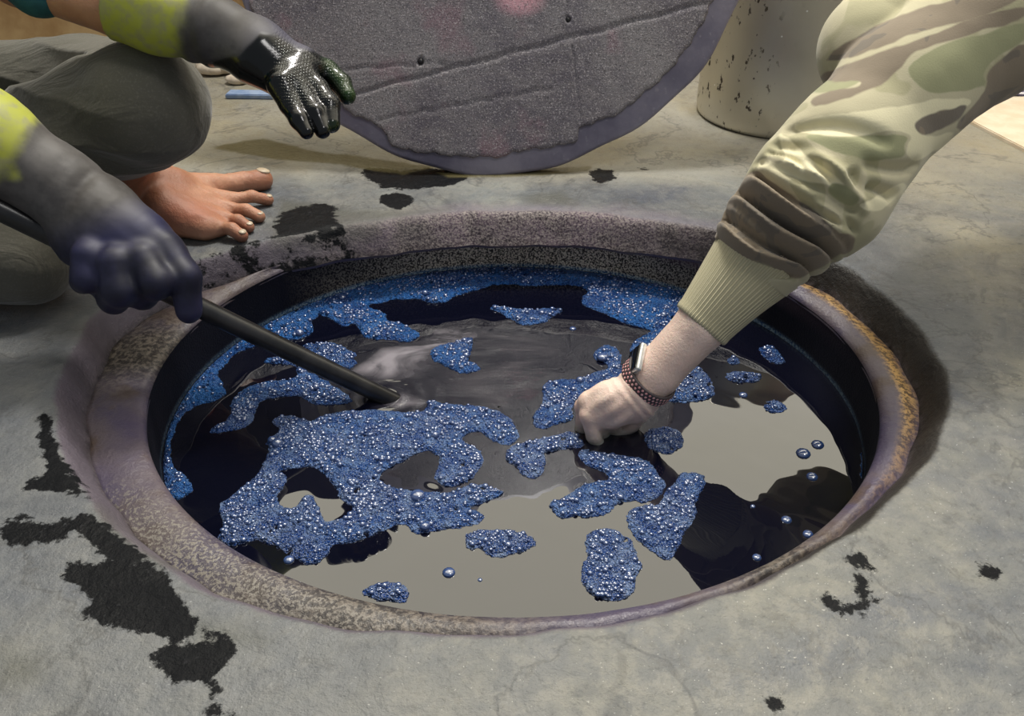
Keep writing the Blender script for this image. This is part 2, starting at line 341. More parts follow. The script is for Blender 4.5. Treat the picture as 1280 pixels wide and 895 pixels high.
# floor : far rings inward to the step round the vat
rings = []
for k in np.geomspace(4.6, .012, 120): rings.append((ro+k, 0.0))
for k in (.009, .006, .003, 0.0): rings.append((ro+k, -.0008*(1-k/.009)))
step = [(-.004, -.002), (-.008, -.005), (-.012, -.010), (-.016, -.017), (-.020, -.025), (-.024, -.034), (-.028, -.042), (-.032, -.050)]
for dr, z in step: rings.append((ro+dr, z))
V, Fc = revolve(rings)
rr = np.concatenate([r+0*T for r, _ in rings]); off = rr-np.tile(ro, len(rings))
far = off > 0
V[:, 2] += np.where(far, .0018*nz(V[:, :2], 1.6, 3)*np.clip(off/.1, .2, 1), 0)
V[:, 2] += np.where(~far & (off < -.003), .0012*nz(V, 9, 5), 0)
ST = [[(0,650),(35,645),(62,664),(102,638),(130,655),(160,683),(178,702),(150,697),(120,683),(100,668),(60,680),(0,680)],
 [(50,520),(60,515),(66,545),(74,575),(98,603),(115,625),(90,618),(40,614),(28,605),(60,597),(66,585),(50,560)],
 [(77,712),(95,703),(120,712),(150,700),(190,705),(215,730),(235,760),(275,785),(280,797),(255,796),(215,805),(190,796),(150,786),(120,786),(95,768),(110,745),(85,727)],
 [(188,810),(215,803),(255,805),(287,808),(277,835),(245,850),(215,850),(200,845),(210,832),(190,822)], [(255,845),(270,850),(272,880),(297,895),(258,895),(262,870)],
 [(1058,690),(1085,693),(1103,712),(1085,716),(1062,703)], [(1066,722),(1085,719),(1092,742),(1078,752),(1070,740)], [(1018,745),(1040,740),(1060,752),(1082,755),(1072,770),(1050,776),(1033,760)], [(1028,718),(1040,720),(1034,728)], [(1006,714),(1018,716),(1010,722)], [(964,874),(976,873),(977,880),(966,880)],
 [(452,208),(500,214),(540,209),(592,222),(560,233),(510,238),(480,238),(462,226)], [(735,212),(758,211),(776,221),(755,230),(738,225)], [(795,209),(812,209),(818,213),(803,215)],
 [(475,246),(500,240),(520,250),(500,262),(480,258)], [(342,290),(350,262),(412,254),(425,275),(420,296),(350,312)],
 [(290,330),(330,308),(345,330),(300,352)], [(1219,702),(1232,707),(1252,712),(1248,721),(1230,722)]]
ST.append([(300,308),(350,290),(430,285),(470,300),(400,325),(330,345),(280,360),(240,365),(230,330)])  # by the foot: black wet stain with the shadow there painted in
SOFT = [[(0,806),(20,812),(50,825),(52,845),(28,856),(0,852)], [(120,630),(160,670),(230,700),(200,705),(130,670)], [(340,300),(520,270),(560,262),(440,262),(350,250)], [(650,246),(700,240),(720,256),(660,255)], [(235,770),(310,790),(330,800),(250,810)]]
OL = [[(262,184),(330,172),(385,188),(440,195),(545,209),(505,217),(470,214),(420,206),(330,197)], [(545,215),(640,213),(740,208),(735,214),(640,222),(560,221)]]
Pm = V[:, :2]
near = np.ones(len(Pm)); st = sd_union(Pm, [xy(soften(q, 1), 0) for q in ST]); sf = sd_union(Pm, [xy(q, 0) for q in SOFT]); ol = sd_union(Pm, [xy(q, 0) for q in OL])
st = np.where(off < 0, np.maximum(st, .0), st)
fl = mesh_obj('floor', V, Fc, FM, None, dict(stain_shade=st, soft=sf, olive=ol, rim=off)); tag(fl, kind='structure')
# vat: rim ledge + wall + bottom, one sunken vessel with parts
vat = empty('dye_vat', (0, 0, -.40), 'large round dye vat sunk in the concrete floor with a violet stained rim', 'vat')
LZ = -.045
rings = [(ro-.026, LZ-.012), (ro-.028, LZ+.001)]
for f_ in np.linspace(0, 1, 12)[1:]: rings.append(((ro-.028)*(1-f_)+(ri+.006)*f_, LZ+.007*math.sin(f_*2.6)))
rings += [(ri+.002, LZ+.001), (ri-.001, LZ-.003), (ri-.001, LZ-.009)]
V, Fc = revolve(rings); ang = np.tile(T, len(rings)); frac = np.repeat(np.linspace(0, 1, len(rings)), NT)
V[:, 2] += .0022*nz(V[:, :2], 7, 11)*np.sin(np.clip(frac, 0, 1)*3.14)
a = np.degrees((ang+math.pi) % (2*math.pi)-math.pi)
bump_ = lambda a, c, w: np.exp(-((((a-c+180) % 360)-180)/w)**2)
rust = np.clip(bump_(a, 6, 27)*1.4, 0, 1)*np.clip(1.3-np.abs(frac-.30)/.22, 0, 1)*(.95+.4*nz(np.column_stack([ang*.05, frac]), 2, 5))
grain = np.clip(np.clip(bump_(a, -125, 22)*1.3, 0, 1)*np.clip(1.4-frac*1.2, 0, 1)+np.clip(bump_(a, 88, 42)*1.5, 0, 1)*np.clip((frac-.2)/.3, 0, 1), 0, 1); brown = np.clip(bump_(a, -105, 22)+bump_(a, 178, 9)*1.1+bump_(a, -52, 8)+.9*bump_(a, 92, 48)*(frac > .3), 0, .95)
mesh_obj('vat_rim', V, Fc, m_rim(), vat, dict(rust=np.clip(rust, 0, 1), grain=grain, brown=brown))
rings = [(ri-.0012, LZ-.004)]
for z in np.linspace(LZ-.012, ZL-.01, 26): 
    k = (LZ-z)/(LZ-ZL); rings.append((ri*(1-k)+rl*k, z))
rings += [(rl, ZL-.06), (rl*.99, -.30), (rl*.9, -.37), (rl*.6, -.395), (rl*.02, -.40)]
V, Fc = revolve(rings); ang = np.degrees((np.tile(T, len(rings))+math.pi) % (2*math.pi)-math.pi); z = V[:, 2]
k = 1+.004*nz(V, 6, 21)*(z < LZ-.01); V[:, 0] *= k; V[:, 1] *= k
line = np.clip(1-np.abs(z-ZL-.003)/.006, 0, 1)*np.clip(bump_(ang, 85, 55)*1.3+.12, 0, 1)
gr = np.clip(bump_(ang, 85, 36)*1.5-.1, 0, 1); pl = np.clip(bump_(ang, 62, 30)*1.4, 0, 1)*np.clip((z-(LZ-.036))/.02, 0, 1)
mesh_obj('vat_wall', V, Fc, m_wall(), vat, dict(grain=gr, line=line, plum=pl))
# liquid
rings = [((rl+.0005)*k, ZL) for k in np.linspace(1, .004, 150)]
V, Fc = revolve(rings)
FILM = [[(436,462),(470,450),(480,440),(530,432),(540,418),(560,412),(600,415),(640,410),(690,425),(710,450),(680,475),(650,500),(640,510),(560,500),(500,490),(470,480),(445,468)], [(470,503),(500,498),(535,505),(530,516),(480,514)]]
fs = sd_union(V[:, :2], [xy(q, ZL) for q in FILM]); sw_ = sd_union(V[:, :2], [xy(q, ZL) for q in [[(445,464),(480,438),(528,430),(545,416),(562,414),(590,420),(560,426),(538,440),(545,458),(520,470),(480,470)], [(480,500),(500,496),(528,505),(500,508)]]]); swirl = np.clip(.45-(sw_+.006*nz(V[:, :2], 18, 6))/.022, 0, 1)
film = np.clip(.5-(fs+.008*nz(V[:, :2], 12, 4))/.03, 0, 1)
tipE = PZ(482, 497, ZL); rd = np.hypot(V[:, 0]-tipE[0], V[:, 1]-tipE[1])
V[:, 2] += .0016*np.cos(rd*260)*np.exp(-rd/.035)+.0006*nz(V[:, :2], 5, 9)
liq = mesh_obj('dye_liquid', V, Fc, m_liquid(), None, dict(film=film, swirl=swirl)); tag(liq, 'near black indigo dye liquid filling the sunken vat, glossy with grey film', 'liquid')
# ------------------------------------------------------------------ foam
MF, MB_ = m_foam(), m_bubble()
MFB = m_bubble(); MFB.name = 'foam bubble film'
FA = [(190,628),(222,626),(238,617),(241,602),(224,590),(212,575),(214,545),(229,517),(247,506),(270,501),(286,491),(277,477),(271,465),(283,457),(291,441),(313,436),(327,428),(345,427),(362,425),(377,423),(391,418),(391,409),(389,401),(400,394),(415,399),(420,405),(433,410),(440,404),(449,409),(452,421),(474,425),(493,426),(510,428),(523,422),(526,416),(511,409),(503,404),(484,402),(481,391),(459,384),(466,380),(479,379),(491,374),(508,374),(523,373),(538,379),(560,378),(567,370),(592,364),(609,359),(619,355),(645,356),(669,358),(713,355),(728,360),(737,365),(726,374),(729,382),(748,389),(767,397),(777,404),(802,409),(817,414),(809,417),(792,427),(786,440),(800,460),(860,440),(880,360),(860,320),(640,300),(400,320),(220,380),(140,520)]
FB1 = [(288,502),(303,487),(327,477),(367,475),(374,464),(360,454),(333,455),(330,450),(352,446),(400,472),(447,502),(430,505),(400,507),(385,503),(375,493),(345,498),(322,500),(320,512),(318,525),(303,537),(262,543),(268,534),(288,524)]
FB2 = [(332,552),(352,538),(335,525),(360,518),(389,528),(400,520),(420,515),(470,512),(520,517),(535,512),(533,500),(560,506),(592,508),(621,512),(640,524),(651,543),(640,557),(625,556),(612,548),(598,539),(582,543),(577,551),(600,562),(605,574),(600,590),(577,608),(560,610),(545,603),(542,592),(550,578),(548,568),(531,562),(500,579),(480,588),(474,598),(482,606),(500,613),(540,616),(570,614),(587,606),(616,609),(634,617),(611,627),(572,638),(597,638),(608,648),(582,661),(548,662),(518,670),(506,653),(474,666),(439,679),(415,680),(411,688),(406,698),(389,708),(372,700),(352,688),(337,680),(318,673),(308,679),(286,684),(273,676),(278,656),(273,634),(291,619),(318,599),(330,578),(337,562)]
HB2 = [(347,589),(370,585),(385,581),(403,590),(412,600),(420,610),(422,622),(444,638),(425,650),(405,653),(400,640),(393,622),(383,617),(375,625),(370,637),(352,633),(345,622),(355,610),(360,597)]
FO = [
 (FA, [], .05, 'deep blue foam band lining the far and left wall of the vat'),
 (FB1, [], .35, 'blue foam strip beside the stirring pole, left of the brown pool'),
 (FB2, [HB2], .55, 'largest foam island in the middle of the vat with a black hole in it'),
 ([(380,430),(400,429),(418,428),(435,437),(448,444),(441,448),(449,453),(440,460),(430,467),(400,452),(380,440)], [], .5, 'small foam tongue just above the stirring pole'),
 ([(580,672),(590,665),(610,661),(640,663),(660,668),(674,680),(660,688),(635,696),(620,698),(607,692),(600,684),(583,689)], [], .9, 'pale foam island below the large central foam, above the beige reflection'),
 ([(445,741),(475,728),(490,727),(510,733),(515,745),(505,753),(480,753)], [], .8, 'small foam lens touching the near rim at lower left'),
 ([(537,440),(548,432),(575,427),(584,421),(592,424),(590,440),(583,449),(600,458),(601,464),(580,467),(565,463),(548,453),(540,450)], [], .35, 'boot shaped foam island alone in the grey swirl'),
 ([(609,386),(620,382),(640,386),(660,388),(690,385),(707,387),(690,395),(682,404),(655,407),(645,403),(625,391)], [], .45, 'long thin foam island near the far wall'),
 ([(741,450),(745,436),(757,430),(772,437),(777,447),(775,458),(785,470),(780,485),(740,492),(720,500),(715,515),(718,526),(700,530),(680,537),(668,533),(665,518),(675,510),(680,500),(678,482),(700,474),(725,474),(745,465),(760,462),(757,452)], [], .45, 'foam cluster reaching from the knuckles up beside the wristwatch'),
 ([(632,566),(640,556),(665,552),(690,545),(715,538),(727,548),(733,560),(705,562),(677,565),(683,577),(681,592),(665,601),(652,593),(645,582),(635,577)], [], .85, 'hooked foam strip left of the fingertips'),
 ([(720,560),(745,566),(775,568),(800,572),(815,580),(820,592),(833,605),(825,622),(803,630),(795,625),(770,628),(762,642),(735,648),(720,645),(700,648),(686,637),(688,625),(705,622),(720,610),(735,603),(765,600),(755,590),(730,582)], [], .4, 'foam island directly below the bare hand'),
 ([(782,642),(795,636),(805,631),(822,633),(832,615),(845,604),(850,591),(870,590),(882,597),(880,612),(868,628),(872,645),(858,662),(845,692),(835,702),(815,690),(795,672),(783,658)], [], .6, 'wedge shaped foam island in front of the wide beige reflection'),
 ([(731,672),(745,663),(770,661),(785,672),(795,690),(805,710),(795,722),(790,745),(770,753),(745,749),(728,735),(723,715),(735,695)], [], .7, 'round foam island nearest to the near rim, right of centre'),
 ([(820,480),(850,455),(882,462),(890,480),(896,495),(870,503),(840,504),(822,495)], [], .65, 'foam patch behind the bare wrist'),
 ([(905,470),(920,463),(945,466),(955,475),(930,479),(912,477)], [], .8, 'small oval foam patch right of the forearm'),
 ([(945,437),(962,430),(978,445),(984,456),(966,455)], [], .2, 'dark foam patch farthest right below the cuff'),
 ([(955,504),(970,500),(987,510),(976,517),(960,515)], [], .7, 'tiny foam ring beside the dark reflection at right'),
 ([(905,451),(915,445),(928,452),(918,458)], [], .6, 'tiny foam dot just under the cuff'),
 ([(803,540),(830,532),(851,540),(856,556),(840,569),(825,566),(808,558)], [], 1., 'grey bubbly foam patch right of the hand'),
 ([(1056,500),(1070,505),(1078,530),(1078,570),(1072,602),(1110,600),(1110,540),(1085,490)], [], .1, 'deep blue foam sliver against the right wall of the vat'),
]
# unit hemisphere for bubbles
bmh = bmesh.new(); bmesh.ops.create_icosphere(bmh, subdivisions=2, radius=1.0)
HV = np.array([v.co[:] for v in bmh.verts]); HF = np.array([[v.index for v in f.verts] for f in bmh.faces]); bmh.free()
for fi, (poly, holes, pale, lab) in enumerate(FO):
    P0 = xy(soften(poly, 1), ZL); H_ = [xy(soften(h, 1), ZL) for h in holes]; lo, hi = P0.min(0)-.006, P0.max(0)+.006
    lo = np.maximum(lo, [-.47, -.45]); hi = np.minimum(hi, [.51, .44]); hs = .0022
    gx = np.arange(lo[0], hi[0], hs); gy = np.arange(lo[1], hi[1], hs); GX, GY = np.meshgrid(gx, gy, indexing='ij'); G2 = np.stack([GX.ravel(), GY.ravel()], 1)
    def fsd(p, P0=P0, H_=H_):
        out = np.full(len(p), .5)
        d = sd_poly(p, P0)
        for h in H_: d = np.maximum(d, -sd_poly(p, h))
        d = d+.0036*nz(p, 22, 31, 3)+.0022*nz(p, 75, 33, 2); hq = nz(p, 38, 35, 2); d = np.maximum(d, (hq-.62)*.02)
        rad = np.hypot(p[:, 0], p[:, 1]); lim = ell(R3, np.arctan2(p[:, 1], p[:, 0]))-.0015
        return np.maximum(d, rad-lim)
    D = fsd(G2)
    e = 1e-4; ng = np.stack([fsd(G2+[e, 0])-fsd(G2-[e, 0]), fsd(G2+[0, e])-fsd(G2-[0, e])], 1)/(2*e); ng /= np.linalg.norm(ng, axis=1)[:, None]+1e-9
    keep = D < hs*.75; snap = keep & (D > -hs*.75); G3 = G2.copy(); G3[snap] -= D[snap][:, None]*ng[snap]
    s_ = np.maximum(-D, 0); s_[snap] = 0
    hgt = (.0045+.0022*nz(G3, 18, 41))*(1-np.exp(-s_/.005))+.0011*nz(G3, 75, 43, 2)*(1-np.exp(-s_/.004))
    hgt = np.maximum(hgt, 0)*(s_ > 0)
    ny = len(gy); K = keep.reshape(len(gx), ny); cell = K[:-1, :-1] & K[1:, :-1] & K[1:, 1:] & K[:-1, 1:]
    ci = np.argwhere(cell); b0 = ci[:, 0]*ny+ci[:, 1]; q = np.stack([b0, b0+ny, b0+ny+1, b0+1], 1)
    used = np.unique(q); mp = np.full(len(G3), -1); mp[used] = np.arange(len(used)); q = mp[q]
    V = np.column_stack([G3[used], ZL+.0006+hgt[used]])
    # skirt down into the liquid
    from collections import Counter
    ed = np.concatenate([q[:, [0, 1]], q[:, [1, 2]], q[:, [2, 3]], q[:, [3, 0]]]); key = np.sort(ed, 1); kk = key[:, 0]*10**7+key[:, 1]; u, inv, cn = np.unique(kk, return_inverse=True, return_counts=True)
    be = ed[cn[inv] == 1]; bv = np.unique(be); sm = {int(v): len(V)+i for i, v in enumerate(bv)}
    V2 = V[bv].copy(); V2[:, 2] = ZL-.003
    sk = np.array([[sm[int(b)], sm[int(a_)], int(a_), int(b)] for a_, b in be])[:, ::-1] if len(be) else np.zeros((0, 4), int)
    sk = np.array([[int(b), int(a_), sm[int(a_)], sm[int(b)]] for a_, b in be])
    V = np.concatenate([V, V2]); Fa = np.concatenate([q, sk])
    pa = np.clip(pale+.35*nz(V[:, :2], 9, 51)+(.35 if pale > .3 else .1)*np.clip((.05-V[:, 1])/.3, -.4, .6), 0, 1)
    Fl = [tuple(x) for x in Fa]
    # larger bubbles standing in the foam
    inn = np.where((D < -.003))[0]; dens = .5+.55*nz(G2[inn], 9, 61)+.25*nz(G2[inn], 40, 62); nbub = int(len(inn)*hs*hs*(26000 if pale < .2 else 44000))
    if len(inn) == 0: inn = np.where(keep)[0]; dens = np.ones(len(inn))
    pr = np.nan_to_num(dens, nan=.1).clip(0.02)**2; pr = pr/pr.sum()
    pk = inn[np.minimum(np.searchsorted(np.cumsum(pr), RNG.random(nbub)), len(inn)-1)]
    rb = .0010+.0030*RNG.random(len(pk))**3.2; big = RNG.random(len(pk)) < .012; rb[big] *= 2.2
    cen = np.column_stack([G3[pk], ZL+.0006+hgt[pk]+rb*.05])
    BV = (cen[:, None, :]+HV[None]*rb[:, None, None]*np.array([1, 1, .8])).reshape(-1, 3); BF = (HF[None]+(np.arange(len(pk))*len(HV))[:, None, None]).reshape(-1, 3)
    fo = mesh_obj('foam_patch', V, Fa, MF, None, dict(pale=pa)); tag(fo, lab, 'foam', 'islands of foam floating on the dye')
    if len(pk):
        bo = mesh_obj('foam_bubbles', BV, BF, MFB, fo, dict(pale=np.clip(np.repeat(pa[:1]*0+pale, len(BV))+.15, 0, 1))); tag(bo, kind='stuff')
# single bubbles on the liquid
for i, (bx, by, rp, lab) in enumerate([(561,716,7,'single clear bubble on the beige reflection at lower centre'),(361,700,6,'single bubble beside the lower left foam edge'),(946,697,5,'single dark bubble on the wide beige reflection'),(1022,556,8,'larger oval bubble on the dark reflection at right'),(1004,567,9,'flat bubble left of the larger oval bubble at right'),(1015,596,7,'bubble below the two flat bubbles at right'),(983,650,6,'bubble at the edge of the dark reflection'),(1010,668,6,'bubble touching the near rim at right'),(716,411,5,'lone bubble on the dark liquid near the far foam'),(929,494,6,'bubble on the reflection right of the forearm'),(845,547,5,'bubble in the black gap right of the bare hand'),(753,449,9,'big bubble left of the wristwatch'),(522,622,9,'big bubble in the central foam island'),(600,725,2.5,'pinhead bubble right of the clear bubble'),(941,633,3,'pinhead bubble on the wide beige reflection')]):
    c = PZ(bx, by, ZL); r = rp*1.2/1100; zz = ZL+(.004 if i in (11, 12) else 0)
    V = np.array([[c[0], c[1], zz]])+HV*r*np.array([1, 1, .55]); o = mesh_obj('bubble', V, HF, MB_); tag(o, lab, 'bubble', 'loose bubbles on the dye')
# ------------------------------------------------------------------ lid
al = math.radians(20); r_ = .47; lx, ly = -.02, .53
lw = np.array([0, math.sin(al), math.cos(al)]); ln = np.array([0, -math.cos(al), math.sin(al)]); lu = np.array([1, 0, 0.]); lc = np.array([lx, ly, .0])+lw*r_
lid = empty('vat_lid', (lx, ly, 0), 'big round grey wooden lid leaning behind the vat', 'lid')
def LP(u, w, n): return lc+np.outer(u, lu)+np.outer(w, lw)+np.outer(n, ln)
def lid_uv(px, py):
    r = ray(px, py); t = ((lc-CAM)@ln)/(r@ln); p = CAM+t*r-lc; return p@lu, p@lw
tt = np.linspace(0, 2*math.pi, 360, endpoint=False)
Rr = r_+.003*np.sin(7*tt)+.002*np.sin(19*tt+1)
prof = [(0.02, -.030), (.96, -.030), (.995, -.024), (1.0, -.012), (.997, -.004), (.985, 0.0), (.02, 0.0)]
V = np.concatenate([LP(Rr*k*np.cos(tt), Rr*k*np.sin(tt), np.full(360, n)) for k, n in prof]); j = np.arange(360); j2 = (j+1) % 360
Fl = np.concatenate([np.stack([i*360+j, i*360+j2, (i+1)*360+j2, (i+1)*360+j], 1) for i in range(len(prof)-1)])
mesh_obj('lid_disc', V, Fl, m_lidrim(), lid)
# board face with its broken outline
edge_px = [(300,5),(330,60),(400,110),(447,146),(470,154),(483,168),(486,178),(500,186),(520,190),(545,192),(600,196),(630,196),(642,190),(660,187),(700,182),(722,176),(724,160),(745,152),(775,141),(800,120),(830,95),(858,60),(885,15)]
eu = np.array([lid_uv(*q) for q in edge_px]); ea = np.arctan2(eu[:, 1], eu[:, 0]); er = np.hypot(eu[:, 0], eu[:, 1])
ta = np.linspace(-math.pi, math.pi, 900, endpoint=False); o_ = np.argsort(ea)
rb_ = np.interp(ta, ea[o_], er[o_], left=.425, right=.425); rb_ = np.minimum(rb_, .455)+.0015*np.sin(ta*60)+.001*np.sin(ta*133)
def hb(u, w): return .006+.0008*nz(np.stack([u, w], 1), 3, 71)+.0003*nz(np.stack([u, w], 1), 40, 72)
Vs = []; ks = np.concatenate([[1.0, 1.0, .992], np.linspace(.98, .01, 90)])
for i, k in enumerate(ks):
    u, w = rb_*k*np.cos(ta), rb_*k*np.sin(ta); n = -.001+0*u if i == 0 else hb(u, w)*(0.75 if i == 1 else 1)
    Vs.append(LP(u, w, n))
V = np.concatenate(Vs); U = (V-lc)@lu; W = (V-lc)@lw
# plank seams and drilled holes as real grooves
def seam(p, q, wd, dep):
    a, b = np.array(lid_uv(*p)), np.array(lid_uv(*q)); ab = b-a; t = np.clip(((U-a[0])*ab[0]+(W-a[1])*ab[1])/(ab@ab), 0, 1); d = np.hypot(U-a[0]-t*ab[0], W-a[1]-t*ab[1]+.0015*np.sin(t*40)); return -dep*np.exp(-(d/wd)**2)
gro = seam((440, 118), (905, -2), .0025, .0035)+seam((715, 60), (728, 175), .002, .0035)*.7+seam((310, 95), (560, 78), .002, .002)+seam((470, 150), (690, 110), .002, .002)
for hx, hy, hr in ((526, 77, .006), (710, 25, .005)):
    a = lid_uv(hx, hy); d = np.hypot(U-a[0], W-a[1]); gro += -.005*np.exp(-(d/hr)**4)+.001*np.exp(-((d-hr*1.5)/.003)**2)
msk = np.repeat((np.arange(len(ks)) > 2), 900); V = V+(gro*msk)[:, None]*ln
pk_ = lid_uv(650, 0); pink = np.hypot((U-pk_[0])/1.6, W-pk_[1])-.02
j = np.arange(900); j2 = (j+1) % 900; Fl = np.concatenate([np.stack([i*900+j, i*900+j2, (i+1)*900+j2, (i+1)*900+j], 1) for i in range(len(ks)-1)])
mesh_obj('lid_board', V, Fl, m_lid(), lid, dict(pink=pink))
MDK = m_simple('black knot', (.006, .005, .006), (.02, .018, .02), 80, .35)
for hx, hy, hr in ((526, 77, .0055), (710, 25, .0045), (547, 191, .0022), (562, 191, .0022), (535, 190, .0018), (484, 168, .002)):
    a = lid_uv(hx, hy); c = lc+a[0]*lu+a[1]*lw+.004*ln; Vh = c+(HV@np.array([lu, lw, ln*.6]))*hr; mesh_obj('knot_hole', Vh, HF, MDK, lid)
# ------------------------------------------------------------------ steel bucket
bc = np.array([.587, .865, 0]); bR = .172; bk = empty('steel_pot', tuple(bc), 'tall stainless steel pot standing on the floor behind the camouflage sleeve', 'pot')
n = 160; ta2 = np.linspace(0, 2*math.pi, n, endpoint=False); prof = [(.02, .004), (.150, .004), (.163, .001), (.169, .004), (.1715, .012)]+[(.172, z) for z in np.linspace(.02, .39, 14)]+[(.176, .398), (.178, .404), (.175, .410), (.169, .406), (.168, .395)]+[(.168, z) for z in (.3, .05, .012)]+[(.02, .010)]
V = np.concatenate([np.stack([bc[0]+r*np.cos(ta2), bc[1]+r*np.sin(ta2), np.full(n, z)], 1) for r, z in prof]); j = np.arange(n); j2 = (j+1) % n
Fl = np.concatenate([np.stack([i*n+j, i*n+j2, (i+1)*n+j2, (i+1)*n+j], 1) for i in range(len(prof)-1)])
V[:, :2] += (.0012*nz(V, 3, 88))[:, None]
MS = m_steel(); mesh_obj('pot_body', V-np.array([0, 0, 0]), Fl[:, ::-1], MS, bk)
def tube(path, r, nseg=12):
    path = [np.asarray(p, float) for p in path]; V = []; up = np.array([0, 0, 1.])
    for i, p in enumerate(path):
        t = path[min(i+1, len(path)-1)]-path[max(i-1, 0)]; t /= np.linalg.norm(t); a = np.cross(t, up); a = a if np.linalg.norm(a) > .1 else np.cross(t, [1, 0, 0]); a /= np.linalg.norm(a); b = np.cross(t, a)
        rr_ = r[i] if hasattr(r, '__len__') else r
        for k in range(nseg):
            w = 2*math.pi*k/nseg; V.append(p+rr_*(a*math.cos(w)+b*math.sin(w)))
    F_ = [(i*nseg+k, i*nseg+(k+1) % nseg, (i+1)*nseg+(k+1) % nseg, (i+1)*nseg+k) for i in range(len(path)-1) for k in range(nseg)]
    F_ += [tuple(range(nseg-1, -1, -1)), tuple(range((len(path)-1)*nseg, len(path)*nseg))]
    return np.array(V), F_
for sx in (-1, 1):
    V, Fh = tube([bc+np.array([sx*(bR+.0+.035*math.sin(w)), .05*math.cos(w), .33]) for w in np.linspace(0, math.pi, 10)], .005); mesh_obj('handle', V, Fh, MS, bk)
# ------------------------------------------------------------------ stirring pole
E0 = PZ(482, 497, ZL); A0 = Q(-60, 233, 1.0); dv = (E0-A0)/np.linalg.norm(E0-A0)
MP = m_simple('wet black pole', (.007, .0068, .0075), (.022, .021, .022), 30, .32, .15)
st_, en_ = A0-dv*.12, E0+dv*.16; path = [st_+(en_-st_)*k+np.array([0, 0, .001*math.sin(k*9)]) for k in np.linspace(0, 1, 40)]
V, Fh = tube(path, [.0142-.0015*k for k in np.linspace(0, 1, 40)], 24)
po = mesh_obj('stirring_pole', V, Fh, MP); tag(po, 'dark wooden stirring pole held by the blue glove and dipping into the dye', 'pole')
# ------------------------------------------------------------------ left person
R = lambda px, d: px*d/F
lp = empty('person', (-1.05, .25, 0), 'crouching barefoot person at left in olive trousers and long rubber gloves', 'person')
MSK = m_skin('tanned skin', (.36, .155, .09), (.52, .27, .17))
MPT = m_pants(); MG1 = m_glove('black wet rubber glove'); MG2 = m_glove('blue stained rubber glove')
hipR, hipL = np.array([-1.08, .36, .17]), np.array([-1.08, .02, .17]); neck = np.array([-.96, .2, .66])
shA, shB = np.array([-.90, .40, .60]), np.array([-.92, .0, .58]); elA, elB = Q(25, -38, 1.15), Q(-170, 62, 1.02)
# gloves
def gl_attrs(kind):
    def f(V):
        d = (V-CAM)@FW; X = 640+F*(V[:, 0]-CX)/d; Y = 447.5-F*((V-CAM)@UP)/d
        if kind == 'A':
            yel = np.clip((262-X)/70, 0, 1); b = np.interp(X, [230, 262, 300, 325, 345, 375, 420], [90, 76, 66, 42, 45, 62, 60])+4*nz(V, 14, 5)
            wet = np.clip((Y-b)/7+.5, 0, 1)*np.clip((X-238)/20, 0, 1)
            ln_ = np.abs((X-404)*.80-(Y-70)*.60); green = np.clip(1-ln_/13, 0, 1)*np.clip((X-398)/12, 0, 1)+.8*np.clip(1-np.hypot(X-438, Y-122)/14, 0, 1)+.7*np.clip(1-np.hypot(X-418, Y-158)/11, 0, 1)
            grip = np.clip((X-340)/12, 0, 1)*np.clip((140-Y)/20, 0, 1)
            return dict(yel=yel, wet=wet, green=.6*np.clip(green, 0, 1), grip=grip, blue=np.clip((X-300)/90, 0, .5))
        yel = np.clip((75-X-.7*(Y-150))/60, 0, 1)+.5*np.exp(-((X-22)/14)**2-((Y-222)/12)**2)
        bl = np.clip((X*.4+Y-305)/45, 0, 1); return dict(yel=np.clip(yel, 0, 1), wet=.22*bl, green=0*X, grip=0*X, blue=bl)
    return f
dA = 1.13; vn = np.array([0, .8, -.2]); vn = -FW
gA = [(Q(85, -18, 1.14), Q(200, 16, 1.13), R(51.5, dA), R(47.4, dA), 0), (Q(200, 16, 1.13), Q(262, 36, 1.13), R(47.4, dA), R(40.2, dA), .02), (Q(262, 36, 1.13), Q(318, 60, 1.13), R(40.2, dA), R(36.1, dA), .02),
 (Q(318, 62, 1.13), Q(372, 84, 1.135), R(35.0, dA), R(26.8, dA), .02), (Q(325, 74, 1.12), Q(358, 104, 1.12), R(31.9, dA), R(22.7, dA), .02),
 (Q(378, 84, 1.14), Q(408, 90, 1.155), R(22.0, dA), R(15.7, dA), .012), (Q(408, 90, 1.155), Q(426, 105, 1.15), R(15.7, dA), R(13.9, dA), .004), (Q(426, 105, 1.15), Q(434, 120, 1.14), R(13.9, dA), R(11.0, dA), .004)]
gA2 = [(Q(374, 92, 1.125), Q(396, 112, 1.12), R(19.7, dA), R(15.1, dA), .012), (Q(396, 112, 1.12), Q(411, 132, 1.11), R(15.1, dA), R(13.9, dA), .004), (Q(411, 132, 1.11), Q(414, 155, 1.10), R(13.9, dA), R(11.0, dA), .004)]
gA3 = [(Q(362, 100, 1.11), Q(380, 124, 1.105), R(19.7, dA), R(15.1, dA), .012), (Q(380, 124, 1.105), Q(394, 142, 1.095), R(15.1, dA), R(12.8, dA), .004), (Q(394, 142, 1.095), Q(403, 163, 1.09), R(12.8, dA), R(9.9, dA), .004)]
gA4 = [(Q(352, 106, 1.10), Q(363, 130, 1.095), R(18.6, dA), R(13.9, dA), .012), (Q(363, 130, 1.095), Q(374, 150, 1.085), R(13.9, dA), R(11.6, dA), .004), (Q(374, 150, 1.085), Q(383, 165, 1.08), R(11.6, dA), R(8.7, dA), .004)]
gA5 = [(Q(335, 85, 1.16), Q(362, 98, 1.185), R(19.7, dA), R(15.1, dA), .012), (Q(362, 98, 1.185), Q(385, 118, 1.19), R(15.1, dA), R(11.6, dA), .004)]
fs_ = [sdf(gA)]+[sdf(g) for g in (gA2, gA3, gA4, gA5)]
